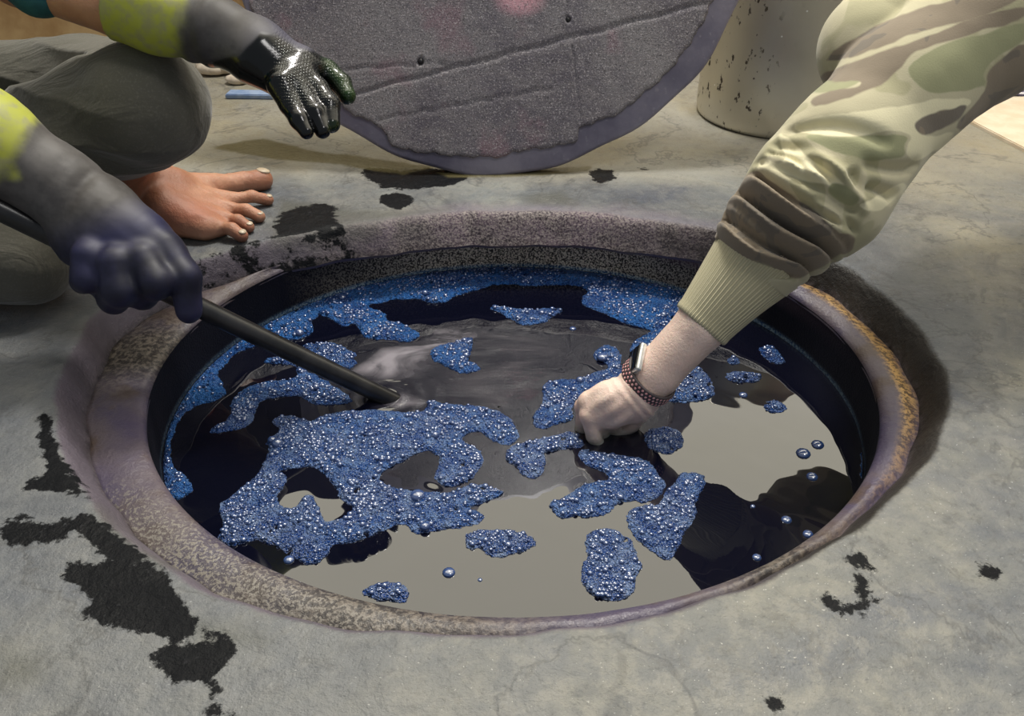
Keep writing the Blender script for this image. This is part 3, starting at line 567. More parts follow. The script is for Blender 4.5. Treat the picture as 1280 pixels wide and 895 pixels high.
cutA = Q(142, 20, 1.13); cdir = (Q(200, 34, 1.13)-Q(140, 18, 1.13)); cdir /= np.linalg.norm(cdir)
def fA(p):
    d = fs_[0](p)
    palm = cap(p, Q(340, 80, 1.125), Q(372, 98, 1.12), R(28, dA), R(20, dA))
    for g in fs_[1:]:
        k = np.clip(.012-.0*palm, 0, 1)
        near = np.exp(-np.maximum(palm, 0)/.010); kk = .002+.012*near
        g = g(p); h = np.clip(.5+.5*(g-d)/kk, 0, 1); d = g*(1-h)+d*h-kk*h*(1-h)
    s = (p-cutA)@cdir
    d = d+.0016*np.sin(s*230+2*nz(p, 5, 8))*np.exp(-((s-.115)/.03)**2)
    d = np.maximum(d, -s)                       # cuff opening
    inner = d+.0022
    return d
lo, hi = bbox(gA+gA2+gA3+gA4+gA5)
from_sdf('glove', fA, lo, hi, .0019, MG1, lp, gl_attrs('A'))['label'] = 'wet black rubber glove with a yellow green cuff'
dB = 1.05
gB = [(Q(-160, 70, 1.0), Q(-20, 178, 1.02), R(66, dB), R(60, dB), 0), (Q(-20, 178, 1.02), Q(72, 232, 1.05), R(60, dB), R(48, dB), .02), (Q(72, 232, 1.05), Q(120, 268, 1.06), R(47, dB), R(48, dB), .02),
 (Q(120, 275, 1.06), Q(172, 305, 1.06), R(50, dB), R(42, dB), .025), (Q(105, 300, 1.06), Q(150, 325, 1.05), R(36, dB), R(34, dB), .02), (Q(172, 300, 1.06), Q(212, 320, 1.06), R(34, dB), R(22, dB), .02)]
fgB = [[(Q(205, 312, 1.05), Q(230, 345, 1.045), R(24, dB), R(20, dB), 0), (Q(230, 345, 1.045), Q(236, 388, 1.055), R(20, dB), R(16, dB), .008)],
 [(Q(178, 325, 1.03), Q(195, 352, 1.025), R(24, dB), R(21, dB), 0), (Q(195, 352, 1.025), Q(178, 368, 1.045), R(21, dB), R(18, dB), .008), (Q(178, 368, 1.045), Q(155, 350, 1.08), R(18, dB), R(16, dB), .008)],
 [(Q(145, 330, 1.02), Q(150, 362, 1.02), R(24, dB), R(21, dB), 0), (Q(150, 362, 1.02), Q(142, 374, 1.05), R(21, dB), R(18, dB), .008), (Q(142, 374, 1.05), Q(122, 350, 1.085), R(18, dB), R(16, dB), .008)],
 [(Q(112, 320, 1.02), Q(110, 346, 1.02), R(21, dB), R(18, dB), 0), (Q(110, 346, 1.02), Q(104, 352, 1.05), R(18, dB), R(16, dB), .008)],
 [(Q(105, 262, 1.03), Q(150, 285, 1.0), R(24, dB), R(20, dB), 0), (Q(150, 285, 1.0), Q(190, 318, 1.0), R(18, dB), R(15, dB), .008)]]
fB_ = [sdf(gB)]+[sdf(g) for g in fgB[:4]]
def fB(p):
    d = fB_[0](p)
    for g in fB_[1:]: d = smin(d, g(p), .009)
    q = p-Q(115, 250, 1.05); ax = (Q(170, 305, 1.06)-Q(60, 225, 1.05)); ax /= np.linalg.norm(ax); s = q@ax
    d = d+.005*np.exp(-((s+.005+.25*(q@UP))/.008)**2)*np.clip(1.2-np.abs(q@UP)/.04, 0, 1)+.0022*nz(p, 7, 15)+.0012*nz(p, 22, 16)*np.exp(-(s/.05)**2)
    return d
lo, hi = bbox(gB+sum(fgB, [])); from_sdf('glove', fB, lo, hi, .0022, MG2, lp, gl_attrs('B'))['label'] = 'blue stained rubber glove closed round the pole'
# trousers
kn = Q(182, 132, 1.22)
pt = [(hipR, Q(-80, 118, 1.42), .12, R(62, 1.4), 0), (Q(-80, 118, 1.42), Q(110, 105, 1.36), R(62, 1.4), R(58, 1.33), .03), (Q(110, 105, 1.36), Q(170, 105, 1.29), R(58, 1.33), R(58, 1.27), .02),
 (hipL, hipR, .13, .13, .05), (hipL, Q(-130, 318, 1.20), .11, R(62, 1.2), .05), (Q(-130, 318, 1.2), Q(38, 332, 1.20), R(62, 1.2), R(50, 1.2), .03)]
pt2 = [(Q(-30, 195, 1.34), Q(120, 152, 1.26), R(62, 1.3), R(72, 1.24), 0), (Q(120, 152, 1.26), kn, R(72, 1.24), R(73, 1.22), .03), (kn, Q(150, 195, 1.36), R(70, 1.24), R(36, 1.36), .03)]
fp1, fp2 = sdf(pt), sdf(pt2)
def fP(p):
    d = smin(fp1(p), fp2(p), .010)
    d1 = (p-Q(140, 200, 1.25)); 
    # folds radiating from behind the knee
    w = p@np.array([.35, .3, .88]); u = p@np.array([.8, .3, -.5])
    f_ = np.sin(w*58+3.2*np.sin(u*7)+1.5*nz(p, 2.5, 18)); m = np.exp(-((p-Q(95, 205, 1.24))**2).sum(1)/.014)+.8*np.exp(-((p-Q(60, 95, 1.3))**2).sum(1)/.014)
    return d+.0095*np.abs(f_)**.8*m-.003*m+.003*nz(p, 3.5, 17)+.0012*nz(p, 11, 27)
lo, hi = bbox(pt+pt2); lo[2] = max(lo[2], .002-.02)
def fPf(p): return np.maximum(fP(p), .0015-p[:, 2])
tr = from_sdf('trousers', fPf, lo, hi, .0038, MPT, lp)
# shirt: torso, sleeves
MSH = m_simple('teal shirt cloth', (.012, .075, .10), (.02, .11, .14), 40, .8, .4)
sh = [((hipR+hipL)/2+[.02, 0, .12], neck-[.02, 0, .10], .15, .15, 0), (shA, shB, .075, .075, .06), (shA, elA+(shA-elA)*.28, .075, R(42, 1.15), .03), (shB, elB+(shB-elB)*.3, .075, .062, .03)]
f0 = sdf(sh); hemc = Q(62, -6, 1.15)
def fS(p): return f0(p)+.004*np.sin(p[:, 2]*40+4*nz(p, 2, 33))+.003*nz(p, 6, 34)
sh.append((elA+(shA-elA)*.28, Q(48, -14, 1.14), R(44, 1.15), R(37, 1.15), .02)); f0 = sdf(sh)
lo, hi = bbox(sh); from_sdf('shirt', fS, lo, hi, .0055, MSH, lp)
# body: arms, neck, head, lower legs
by = [(elB, Q(-100, 110, 1.01), .045, .045, 0), (shB, elB, .05, .045, .01), (elB, Q(-60, 150, 1.02), .04, .036, .01)]
bd = [(neck-[0, 0, .1], neck+[.03, 0, .09], .06, .052, .02), (neck+[.05, 0, .16], neck+[.06, 0, .19], .078, .085, .02), (neck+[.09, 0, .12], neck+[.11, 0, .13], .05, .045, .03), (neck+[.145, 0, .16], neck+[.152, 0, .14], .012, .014, .015),
 (neck+[.05, .085, .15], neck+[.05, .088, .17], .014, .018, .006), (neck+[.05, -.085, .15], neck+[.05, -.088, .17], .014, .018, .006),
 (shA, elA, .052, .044, .02), (elA, Q(150, 10, 1.14), R(41, 1.15), R(36, 1.15), .02), (Q(150, 10, 1.14), Q(190, 22, 1.14), R(33, 1.15), R(30, 1.15), .01), (neck-[0, 0, .1], shA, .06, .05, .03), (neck-[0, 0, .1], shB, .06, .05, .03),
 (neck-[0, 0, .1], (hipR+hipL)/2, .10, .10, .05), (hipR, Q(110, 105, 1.38), .07, .05, .03), (Q(110, 105, 1.38), kn, .05, .045, .03)]+by
def bod_attr(V): 
    z0 = np.zeros(len(V)); return dict(red=z0, dark=z0, dye=z0)
# fine foot with toes
ank = PZ(152, 222, .085); heel = PZ(118, 262, .03)
tb = [(288, 229, .026), (292, 249, .020), (289, 262, .018), (284, 274, .017), (276, 285, .016)]; tt_ = [(327, 225, .017), (335, 250, .010), (324, 271, .010), (311, 284, .009), (302, 295, .010)]
tr_ = [(.0170, .0195), (.0105, .0095), (.0098, .0092), (.0095, .0090), (.0105, .0105)]
ft = [(kn, ank, .045, .036, 0), (ank, heel, .038, .028, .02), (ank, PZ(215, 235, .052), .037, .034, .02)]
for (a, b_, c), fr in zip(tb, (.030, .026, .024, .021, .020)): ft.append((PZ(205, 240+ (b_-229)*.35, .045), PZ(a, b_, c), fr+.004, .0155 if fr > .029 else .0125, .016))
ft.append((heel, PZ(255, 287, .017), .024, .017, .02))
toes = []
for i, ((a, b_, c), (a2, b2, c2), (r0, r1)) in enumerate(zip(tb, tt_, tr_)):
    A, B_ = PZ(a, b_, c), PZ(a2, b2, c2); M_ = A*.45+B_*.55+np.array([0, 0, .006 if i else .001])
    toes.append(sdf([(A, M_, r0, r0*.93, 0), (M_, B_, r0*.93, r1, .005)]))
f_ft = sdf(ft)
def fF(p):
    d = f_ft(p); c = np.array([PZ(a, b_, cc) for a, b_, cc in tb])
    nb_ = np.min([np.linalg.norm(p-x, axis=1) for x in c], axis=0); kk = .0012+.008*np.exp(-(nb_/.011)**2)
    for g in toes:
        g = g(p); h = np.clip(.5+.5*(g-d)/kk, 0, 1); d = g*(1-h)+d*h-kk*h*(1-h)
    # tendons and veins on the instep, creases
    d = d-.0022*np.clip(nz(p@np.array([[.6, 0, 0], [0, 2.2, 0], [0, 0, .4]]), 12, 91), 0, 1)+.0005*nz(p, 60, 92)
    return np.maximum(d, .0008-p[:, 2])
lo, hi = bbox(ft[1:]); lo2 = lo; hi = np.maximum(hi, PZ(345, 220, .05)+.02); lo2[2] = -.004; hi[2] = .16
V1, F1 = surf(fF, lo2, hi, .0019)
fb0 = sdf(bd); lo, hi = bbox(bd); V2, F2 = surf(fb0, lo, hi, .006)
V = np.concatenate([V1, V2]); Fb = np.concatenate([F1, F2+len(V1)])
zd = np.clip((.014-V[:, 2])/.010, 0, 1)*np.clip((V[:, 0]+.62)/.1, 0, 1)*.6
fpx = 640+F*(V[:, 0]-CX)/((V-CAM)@FW); fpy = 447.5-F*((V-CAM)@UP)/((V-CAM)@FW); isf = (np.arange(len(V)) < len(V1))
red = np.exp(-((fpx-238)/38)**2-((fpy-268)/18)**2)*isf+.5*np.exp(-((fpx-310)/18)**2-((fpy-290)/12)**2)*isf
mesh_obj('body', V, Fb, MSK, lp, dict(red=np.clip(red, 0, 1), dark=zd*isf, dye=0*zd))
MN = m_simple('toenail', (.50, .40, .28), (.62, .52, .40), 60, .35, .1)
for i, ((a2, b2, c2), (r0, r1)) in enumerate(zip(tt_, tr_)):
    A, B_ = PZ(*tb[i]), PZ(a2, b2, c2); ax = B_-A; ax[2] = 0; ax /= np.linalg.norm(ax); up = np.array([0, 0, 1.]); side = np.cross(ax, up); tilt = (up*.95+ax*.28); tilt /= np.linalg.norm(tilt); fwd = np.cross(side, tilt); fwd *= -1 if fwd@ax < 0 else 1
    c = B_+tilt*r1*.86+ax*r1*.05; Vn = c+(HV@np.array([fwd*r1*.62, side*r1*.66, tilt*r1*.20])); mesh_obj('toenail', Vn, HF, MN, lp)
MH = m_simple('black hair', (.008, .007, .006), (.02, .017, .015), 120, .5, .6)
hh = sdf([(neck+[.035, 0, .19], neck+[.045, 0, .215], .088, .088, 0)]); hc = neck+[.04, 0, .2]
from_sdf('hair', lambda p: np.maximum(hh(p)+.002*nz(p, 30, 3), (p[:, 0]-hc[0]-.03)+(hc[2]-p[:, 2])*.9-.02), hc-.13, hc+.13, .005, MH, lp)
# ------------------------------------------------------------------ right person
rp = empty('person', (1.12, .5, 0), 'person reaching in from the right in a camouflage sweatshirt, bare hand in the dye', 'person')
MSK2 = m_skin('fair skin', (.82, .60, .50), (.88, .68, .58), r=.42)
el = Q(1032, 236, 1.07); sR = np.array([.80, .28, .50]); sL = np.array([1.06, .52, .72]); hip = np.array([1.22, .62, .30]); nk = np.array([.90, .50, .74])
hand = [(Q(1000, 290, 1.09), Q(878, 405, 1.13), R(42, 1.1), R(31, 1.13), 0), (Q(878, 405, 1.13), Q(820, 466, 1.16), R(32, 1.13), R(30, 1.16), .01), (Q(820, 466, 1.16), Q(795, 492, 1.17), R(29, 1.16), R(27, 1.17), .01),
 (Q(797, 492, 1.17), Q(765, 500, 1.165), R(26, 1.17), R(24, 1.17), .015), (Q(795, 503, 1.18), Q(765, 513, 1.18), R(24, 1.17), R(22, 1.17), .015), (Q(765, 500, 1.165), Q(737, 504, 1.17), R(22, 1.17), R(15.5, 1.17), .012), (Q(768, 512, 1.175), Q(746, 520, 1.175), R(20, 1.17), R(15, 1.17), .012)]
fing = [[(Q(738, 502, 1.175), Q(729, 508, 1.185), R(13, 1.17), R(11.5, 1.17), 0), (Q(729, 508, 1.185), Q(727, 536, 1.205), R(9, 1.17), R(8.5, 1.17), .004), (Q(727, 536, 1.205), Q(740, 566, 1.215), R(8.5, 1.17), R(7.5, 1.17), .003)],
 [(Q(744, 512, 1.165), Q(736, 519, 1.165), R(14, 1.17), R(12, 1.17), 0), (Q(736, 519, 1.165), Q(742, 545, 1.18), R(11, 1.17), R(9.5, 1.17), .004), (Q(742, 545, 1.18), Q(757, 572, 1.20), R(9.5, 1.17), R(8, 1.17), .003)],
 [(Q(755, 518, 1.17), Q(748, 526, 1.18), R(13, 1.17), R(11, 1.17), 0), (Q(748, 526, 1.18), Q(757, 556, 1.21), R(10, 1.17), R(9, 1.17), .004), (Q(757, 556, 1.21), Q(772, 575, 1.22), R(9, 1.17), R(7.5, 1.17), .003)],
 [(Q(768, 522, 1.18), Q(765, 530, 1.19), R(12, 1.17), R(10, 1.17), 0), (Q(765, 530, 1.19), Q(774, 552, 1.22), R(9, 1.17), R(8, 1.17), .004), (Q(774, 552, 1.22), Q(788, 566, 1.23), R(8, 1.17), R(7, 1.17), .003)],
 [(Q(802, 508, 1.19), Q(790, 530, 1.20), R(17, 1.17), R(11, 1.17), 0), (Q(790, 530, 1.20), Q(772, 548, 1.21), R(11, 1.17), R(9, 1.17), .004), (Q(772, 548, 1.21), Q(755, 562, 1.22), R(9, 1.17), R(8, 1.17), .003)]]
fh = sdf(hand); ff = [sdf(g) for g in fing]
def fH(p):
    d = fh(p)
    kd = np.exp(-((p-Q(752, 512, 1.17))**2).sum(1)/.0006)
    for i, g in enumerate(ff):
        kk = .0025+(.009*kd if i < 4 else .006); g = g(p); h = np.clip(.5+.5*(g-d)/kk, 0, 1); d = g*(1-h)+d*h-kk*h*(1-h)
    c = Q(790, 492, 1.145); ax = (Q(760, 510, 1.17)-Q(820, 466, 1.16)); ax /= np.linalg.norm(ax); s = (p-c)@ax
    d = d+.0009*np.sin(s*520+2*nz(p, 6, 2))*np.exp(-((s-.002)/.012)**2)
    # tendons on the back of the hand
    u = (p-c)@np.cross(ax, FW); d = d-.0011*np.sin(u*330+.5)*np.exp(-((s-.035)/.022)**2)
    return d
lo, hi = bbox(hand+sum(fing, []), .01); V1, F1 = surf(fH, lo, hi, .0018)
bd2 = [(el, Q(900, 385, 1.12), .045, R(30, 1.12), 0), (sR, el, .055, .045, .02), (sR, nk, .06, .06, .03), (nk, nk+[-.05, -.01, .10], .055, .052, .02), (nk+[-.08, -.01, .16], nk+[-.09, -.01, .19], .078, .086, .02), (nk+[-.12, -.03, .11], nk+[-.13, -.035, .12], .05, .045, .03), (nk+[-.17, -.05, .15], nk+[-.175, -.052, .13], .012, .014, .015), (nk-[0, 0, .05], hip, .10, .11, .04), (sL, nk, .06, .06, .03), (hip, hip+[-.02, -.1, -.12], .10, .09, .03)]
fb1 = sdf(bd2); lo, hi = bbox(bd2); V2, F2 = surf(fb1, lo, hi, .006)
V = np.concatenate([V1, V2]); Fb = np.concatenate([F1, F2+len(V1)])
dye = np.clip((ZL+.026-V[:, 2]+.006*nz(V, 12, 4))/.03, 0, 1)*.85
dpx = 640+F*(V[:, 0]-CX)/((V-CAM)@FW); dpy = 447.5-F*((V-CAM)@UP)/((V-CAM)@FW)
mesh_obj('body', V, Fb, MSK2, rp, dict(red=.35*np.exp(-((dpx-720)/7)**2-((dpy-520)/14)**2), dark=0*dye, dye=dye))
# sweatshirt
sl = [(Q(940, 332, 1.12), Q(975, 288, 1.10), R(58, 1.11), R(69, 1.1), 0), (Q(975, 288, 1.10), Q(1022, 240, 1.08), R(69, 1.1), R(84, 1.08), .01), (Q(1022, 240, 1.08), Q(1062, 186, 1.07), R(84, 1.08), R(78, 1.07), .02),
 (Q(1062, 186, 1.07), Q(1130, 112, 1.08), R(78, 1.07), R(80, 1.08), .02), (Q(1130, 112, 1.08), Q(1230, 30, 1.09), R(80, 1.08), R(92, 1.09), .02), (Q(1230, 30, 1.09), sR, R(92, 1.09), .095, .02)]
sl2 = [(Q(1098, 62, 1.13), Q(1240, -50, 1.16), R(74, 1.13), R(120, 1.16), 0), (Q(1240, -50, 1.16), sL, R(115, 1.16), .13, .05), (sL, hip+[0, 0, .12], .14, .15, .06), (sR, nk, .09, .08, .05)]
s1, s2 = sdf(sl), sdf(sl2); axA = Q(985, 285, 1.09); axd = Q(1035, 225, 1.08)-Q(940, 332, 1.12); axd /= np.linalg.norm(axd); sd_ = np.cross(axd, FW); sd_ /= np.linalg.norm(sd_)
def prj(p):
    d = (p-CAM)@FW; return 640+F*(p[:, 0]-CX)/d, 447.5-F*((p-CAM)@UP)/d
def fold(p, a, b, w, depth, bow=0.0):
    """a crease laid along a bowed line on the cloth"""
    A, B_ = Q(*a), Q(*b); ab = B_-A; L_ = np.linalg.norm(ab); e = ab/L_; q = p-A; t = q@e/L_; side = np.cross(e, FW); side /= np.linalg.norm(side)
    v = q@side-bow*np.sin(np.clip(t, 0, 1)*math.pi); f_ = q@(-FW)
    return depth*np.exp(-(v/w)**2)*np.clip(np.minimum(t, 1-t)*6+.4, 0, 1)*(f_ > -.03)
# (start px,py,d), (end), width, depth (+ = crease, - = ridge), bow
FOLDS = [((890, 285, 1.08), (1000, 340, 1.05), .0045, .008, -.018), ((905, 258, 1.08), (1025, 332, 1.04), .0045, .010, -.016), ((925, 232, 1.07), (1045, 312, 1.03), .005, .011, -.014), ((942, 212, 1.06), (1055, 285, 1.02), .005, .009, -.010),
 ((888, 302, 1.08), (960, 345, 1.06), .004, .005, -.014), ((892, 292, 1.08), (985, 342, 1.05), .0025, .005, -.017), ((935, 240, 1.06), (1020, 300, 1.03), .003, .006, -.008), ((950, 222, 1.06), (1060, 300, 1.02), .003, .006, -.012), ((905, 265, 1.08), (950, 320, 1.06), .003, .005, -.006), ((960, 186, 1.05), (1010, 232, 1.02), .0035, .006, .004), ((1015, 250, 1.02), (1070, 290, 1.02), .004, .006, .004), ((915, 245, 1.07), (990, 320, 1.04), .003, .005, -.006),
 ((897, 272, 1.08), (1012, 336, 1.05), .006, -.007, -.018), ((915, 244, 1.08), (1035, 322, 1.04), .006, -.007, -.015), ((934, 222, 1.07), (1050, 298, 1.03), .006, -.007, -.012),
 ((950, 196, 1.05), (1070, 268, 1.01), .006, .009, -.004), ((968, 172, 1.04), (1045, 240, 1.0), .007, .008, .006), ((985, 160, 1.03), (1110, 180, 1.0), .008, .007, .006), ((1000, 190, 1.02), (1085, 262, 1.0), .006, -.008, .004), ((955, 202, 1.05), (1040, 235, 1.0), .006, -.008, .0),
 ((1075, 205, 1.0), (1150, 205, 1.02), .007, .008, -.006), ((1060, 215, 1.0), (1075, 262, 1.0), .008, .007, 0), ((1082, 232, 1.0), (1118, 248, 1.03), .006, .008, 0)]
def fC(p):
    d = smin(s1(p), s2(p), .004)
    for f_ in FOLDS: d = d+1.35*fold(p, *f_)
    s = (p-axA)@axd; w = (p-axA)@sd_
    d = d+.0018*nz(p, 8, 19)+.0020*nz(p, 3, 20)
    X, Y = prj(p)
    return d
cutc = Q(938, 334, 1.12)
def fC2(p): return np.maximum(fC(p), -((p-cutc)@axd))
lo, hi = bbox(sl+sl2); lo2, hi2 = bbox(sl, .01)
V1, F1 = surf(lambda p: np.maximum(fC2(p), p[:, 0]-.86), np.minimum(lo2, lo+[0, 0, 0]), np.array([.87, hi[1], hi[2]]), .0026)
V2, F2 = surf(lambda p: np.maximum(fC2(p), .845-p[:, 0]), np.array([.83, lo[1], lo[2]]), hi, .006)
V = np.concatenate([V1, V2]); Fb = np.concatenate([F1, F2+len(V1)])
# camouflage shapes laid on the cloth along the arm
PA = Q(1080, 150, 1.0); U1 = np.array([1, 0, 0.])
def cl(q): 
    out = []
    for x, y in q:
        r = ray(x, y); t = ((PA-CAM)@FW)/(r@FW); out.append([(CAM+t*r-PA)@U1, (CAM+t*r-PA)@UP])
    return np.array(out)
dpt = (V-CAM)@FW; K2 = np.stack([((V-CAM)@U1)/dpt*1.0*((PA-CAM)@FW)+(CAM-PA)@U1, ((V-CAM)@UP)/dpt*((PA-CAM)@FW)+(CAM-PA)@UP], 1)
BR = [[(1025,92),(1080,74),(1150,47),(1290,0),(1290,22),(1200,45),(1150,62),(1125,85),(1100,108),(1060,122),(1010,133),(1020,118),(1070,110),(1078,100),(1025,103)], [(1143,162),(1148,149),(1175,138),(1212,128),(1205,142),(1185,160),(1158,171)], [(1205,142),(1235,110),(1230,92),(1245,76),(1290,45),(1290,120),(1190,170)],
 [(943,212),(965,228),(1050,285),(1062,312),(1030,330),(1000,350),(985,345),(960,330),(935,325),(915,318),(885,305),(895,262),(925,225)], [(1040,62),(1100,30),(1180,0),(1290,-30),(1290,0),(1145,42),(1028,84)], [(1030,292),(1058,290),(1070,300),(1060,320),(1040,315)], [(1320,-100),(1400,-150),(1500,-100),(1400,-20)]]
LT = [[(985,155),(1060,140),(1130,134),(1180,121),(1218,122),(1212,135),(1150,148),(1143,162),(1158,172),(1205,160),(1150,205),(1133,198),(1132,180),(1140,172),(1125,164),(1100,166),(1060,172),(1010,168)], [(970,165),(985,172),(1005,190),(1030,212),(1062,232),(1045,237),(1000,222),(950,210),(948,198),(985,205)], [(905,318),(925,300),(935,320),(925,335)], [(1070,255),(1095,250),(1125,225),(1135,235),(1100,265),(1080,262)]]
GR = [[(1000,166),(1060,173),(1100,167),(1124,166),(1138,172),(1131,180),(1133,197),(1100,202),(1060,195),(1020,180)], [(1012,118),(1018,95),(1060,100),(1080,98),(1070,108),(1020,117)], [(1130,85),(1160,62),(1230,42),(1290,25),(1290,45),(1243,74),(1230,92),(1235,110),(1180,118),(1150,112)], [(1040,225),(1062,232),(1080,250),(1060,262),(1030,240)]]
br, lt, gr = (sd_union(K2, [cl(soften(q, 2)) for q in s_]) for s_ in (BR, LT, GR))
bn = .012*nz(V, 4, 77)+.004; bkm = (dpt > 1.2) | (K2[:, 0] > .25)
br = np.where(bkm, bn, br); lt = np.where(bkm, .01*nz(V, 4.4, 78)+.004, lt)
mesh_obj('sweatshirt', V, Fb, m_camo(), rp, dict(brown=br, light=lt, green=gr))['label'] = 'camouflage cloth in brown, khaki and cream'
# ribbed cuff
ca, cb = Q(876.5, 405, 1.132), Q(950, 322, 1.115); ce = cb-ca; cl_ = np.linalg.norm(ce); ce /= cl_; cu = np.cross(ce, FW); cu /= np.linalg.norm(cu); cv = np.cross(ce, cu)
prof = [(-.002, .030), (-.003, R(36, 1.13)), (-.001, R(38, 1.13)), (.003, R(38.5, 1.13))]+[(s_, R(37.5+21*(s_/cl_)**1.2, 1.13)) for s_ in np.linspace(.008, cl_*1.0, 22)]+[(cl_*1.03, R(52, 1.12))]
ta3 = np.linspace(0, 2*math.pi, 256, endpoint=False); Vc = []; an = []
for s_, r in prof:
    rr_ = r+.0006*np.sin(ta3*55)+.0012*np.sin(ta3*3+s_*30); Vc.append(ca+ce*s_+np.outer(rr_*np.cos(ta3), cu)+np.outer(rr_*np.sin(ta3), cv)); an.append(ta3)
n = 256; j = np.arange(n); j2 = (j+1) % n; Fl = np.concatenate([np.stack([i*n+j, i*n+j2, (i+1)*n+j2, (i+1)*n+j], 1) for i in range(len(prof)-1)])
Fl = Fl
# keep the angle attribute periodic by using a whole number of ribs
mesh_obj('cuff', np.concatenate(Vc), Fl, m_cuff(), rp, dict(ang=np.concatenate(an)))['label'] = 'ribbed plain khaki cuff'
lg = [(hip, hip+[-.05, -.35, .12], .12, .10, 0), (hip+[-.05, -.35, .12], hip+[.12, -.32, -.24], .10, .06, .02), (hip, hip+[.25, .0, .08], .12, .10, .04), (hip+[.25, 0, .08], hip+[.3, .02, -.24], .10, .06, .02)]
fl_ = sdf(lg); lo, hi = bbox(lg); from_sdf('trousers', lambda p: np.maximum(fl_(p)+.003*nz(p, 4, 6), .002-p[:, 2]), lo, hi, .007, MPT, rp)
h2 = sdf([(nk+[-.06, -.0, .19], nk+[-.07, -.0, .215], .088, .088, 0)]); hc2 = nk+[-.065, 0, .2]
from_sdf('hair', lambda p: np.maximum(h2(p)+.002*nz(p, 30, 3), -(p[:, 0]-hc2[0]+.03)+(hc2[2]-p[:, 2])*.9-.02), hc2-.13, hc2+.13, .005, MH, rp)
# ------------------------------------------------------------------ wristwatch
wc = Q(811, 474, 1.162); wa = Q(795, 492, 1.17)-Q(830, 455, 1.155); wa /= np.linalg.norm(wa); wa = wa+FW*.55; wa /= np.linalg.norm(wa)
wu = np.cross(wa, FW); wu /= np.linalg.norm(wu); wv = np.cross(wa, wu); wt = empty('wristwatch', tuple(wc), 'smartwatch with silver case and dark strap with pale red holes on the bare wrist', 'watch')
MSt = m_simple('dark grey rubber strap', (.055, .04, .045), (.075, .06, .06), 200, .5, .2); MHo = m_simple('pale red strap hole', (.80, .33, .33), (.9, .55, .52), 200, .45, .1)
MCa = m_simple('brushed silver case', (.68, .68, .64), (.78, .77, .73), 100, .25, .05, Metallic=.6); MGl = m_simple('black watch glass', (.004, .004, .005), (.01, .01, .012), 30, .05, 0.)
def wring(t, off, s): 
    ru, rv = R(33.5, 1.16)+off, R(31.5, 1.16)+off; return wc+wu*ru*math.cos(t)+wv*rv*math.sin(t)+wa*s
hw = .0095; cross = [(-hw, 0), (-hw, .0020), (-hw*.8, .0028), (hw*.8, .0028), (hw, .0020), (hw, 0), (hw, -.001), (-hw, -.001)]; nn = 120
V = np.array([wring(2*math.pi*i/nn, o, s) for i in range(nn) for s, o in cross]); m8 = len(cross); Fs = [(i*m8+k, i*m8+(k+1) % m8, ((i+1) % nn)*m8+(k+1) % m8, ((i+1) % nn)*m8+k) for i in range(nn) for k in range(m8)]
strap = mesh_obj('strap', V, Fs, MSt, wt)
for i in range(0, 40):
    for row in range(3):
        t = 2*math.pi*(i+.5*(row % 2))/40
        c0 = wring(t, .0028, (row-1)*.0055); nrm = (c0-wc); nrm -= wa*(nrm@wa); nrm /= np.linalg.norm(nrm)
        if nrm@(-FW) < .05 or (c0-wc)@wu*1 < -9: continue
        tg = np.cross(wa, nrm); Vh = c0+HV@np.array([tg*.0017, wa*.0019, nrm*.0005]); mesh_obj('strap_hole', Vh, HF, MHo, strap)
cA, cB_, cC = Q(798, 461, 1.126), Q(805, 429, 1.145), Q(783, 474, 1.154); e1 = cB_-cA; e2 = cC-cA; L1, L2 = np.linalg.norm(e1), np.linalg.norm(e2); e1 /= L1; e2 = e2-e1*(e2@e1); L2 = max(np.linalg.norm(e2), .026); e2 /= np.linalg.norm(e2); e3 = np.cross(e1, e2)
if e3@(np.array(wc)-cA) > 0: e3 = -e3
def rbox(name, c, a, b, h, e, mat, parent, r=.003):
    bm = bmesh.new(); bmesh.ops.create_cube(bm, size=1.0)
    for v in bm.verts: v.co = Vector((v.co.x*a, v.co.y*b, v.co.z*h))
    bmesh.ops.bevel(bm, geom=bm.edges[:], offset=r, segments=4, affect='EDGES', profile=.5)
    V = np.array([v.co[:] for v in bm.verts]); Fx = [tuple(v.index for v in f.verts) for f in bm.faces]; bm.free()
    return mesh_obj(name, c+V@np.array(e), Fx, mat, parent)
cc = cA+e1*L1/2+e2*L2/2-e3*.001
case = rbox('watch_case', cc, L1+.002, L2+.002, .0085, (e1, e2, e3), MCa, wt, .0026)
rbox('watch_glass', cc+e3*.0042, L1-.003, L2-.003, .003, (e1, e2, e3), MGl, wt, .0012)
# ------------------------------------------------------------------ background pieces
MCR = m_simple('cream tile slab', (.72, .60, .44), (.80, .70, .55), 25, .55, .2)
def prism(name, pts, z0, z1, mat, parent=None):
    bm = bmesh.new(); b = [bm.verts.new((p[0], p[1], z0)) for p in pts]; t = [bm.verts.new((p[0], p[1], z1)) for p in pts]; n = len(pts)
    bm.faces.new(b[::-1]); bm.faces.new(t)
    for i in range(n): bm.faces.new((b[i], b[(i+1) % n], t[(i+1) % n], t[i]))
    bmesh.ops.recalc_face_normals(bm, faces=bm.faces[:]); bmesh.ops.bevel(bm, geom=bm.edges[:], offset=.002, segments=2, affect='EDGES')
    V = np.array([v.co[:] for v in bm.verts]); Fx = [tuple(v.index for v in f.verts) for f in bm.faces]; bm.free(); return mesh_obj(name, V, Fx, mat, parent, smooth=False)
a, b = PZ(1195, 146, .0), PZ(1285, 193, .0); dd = (b-a)/np.linalg.norm(b-a)
sa, sb = a-dd*.0, b+dd*.0
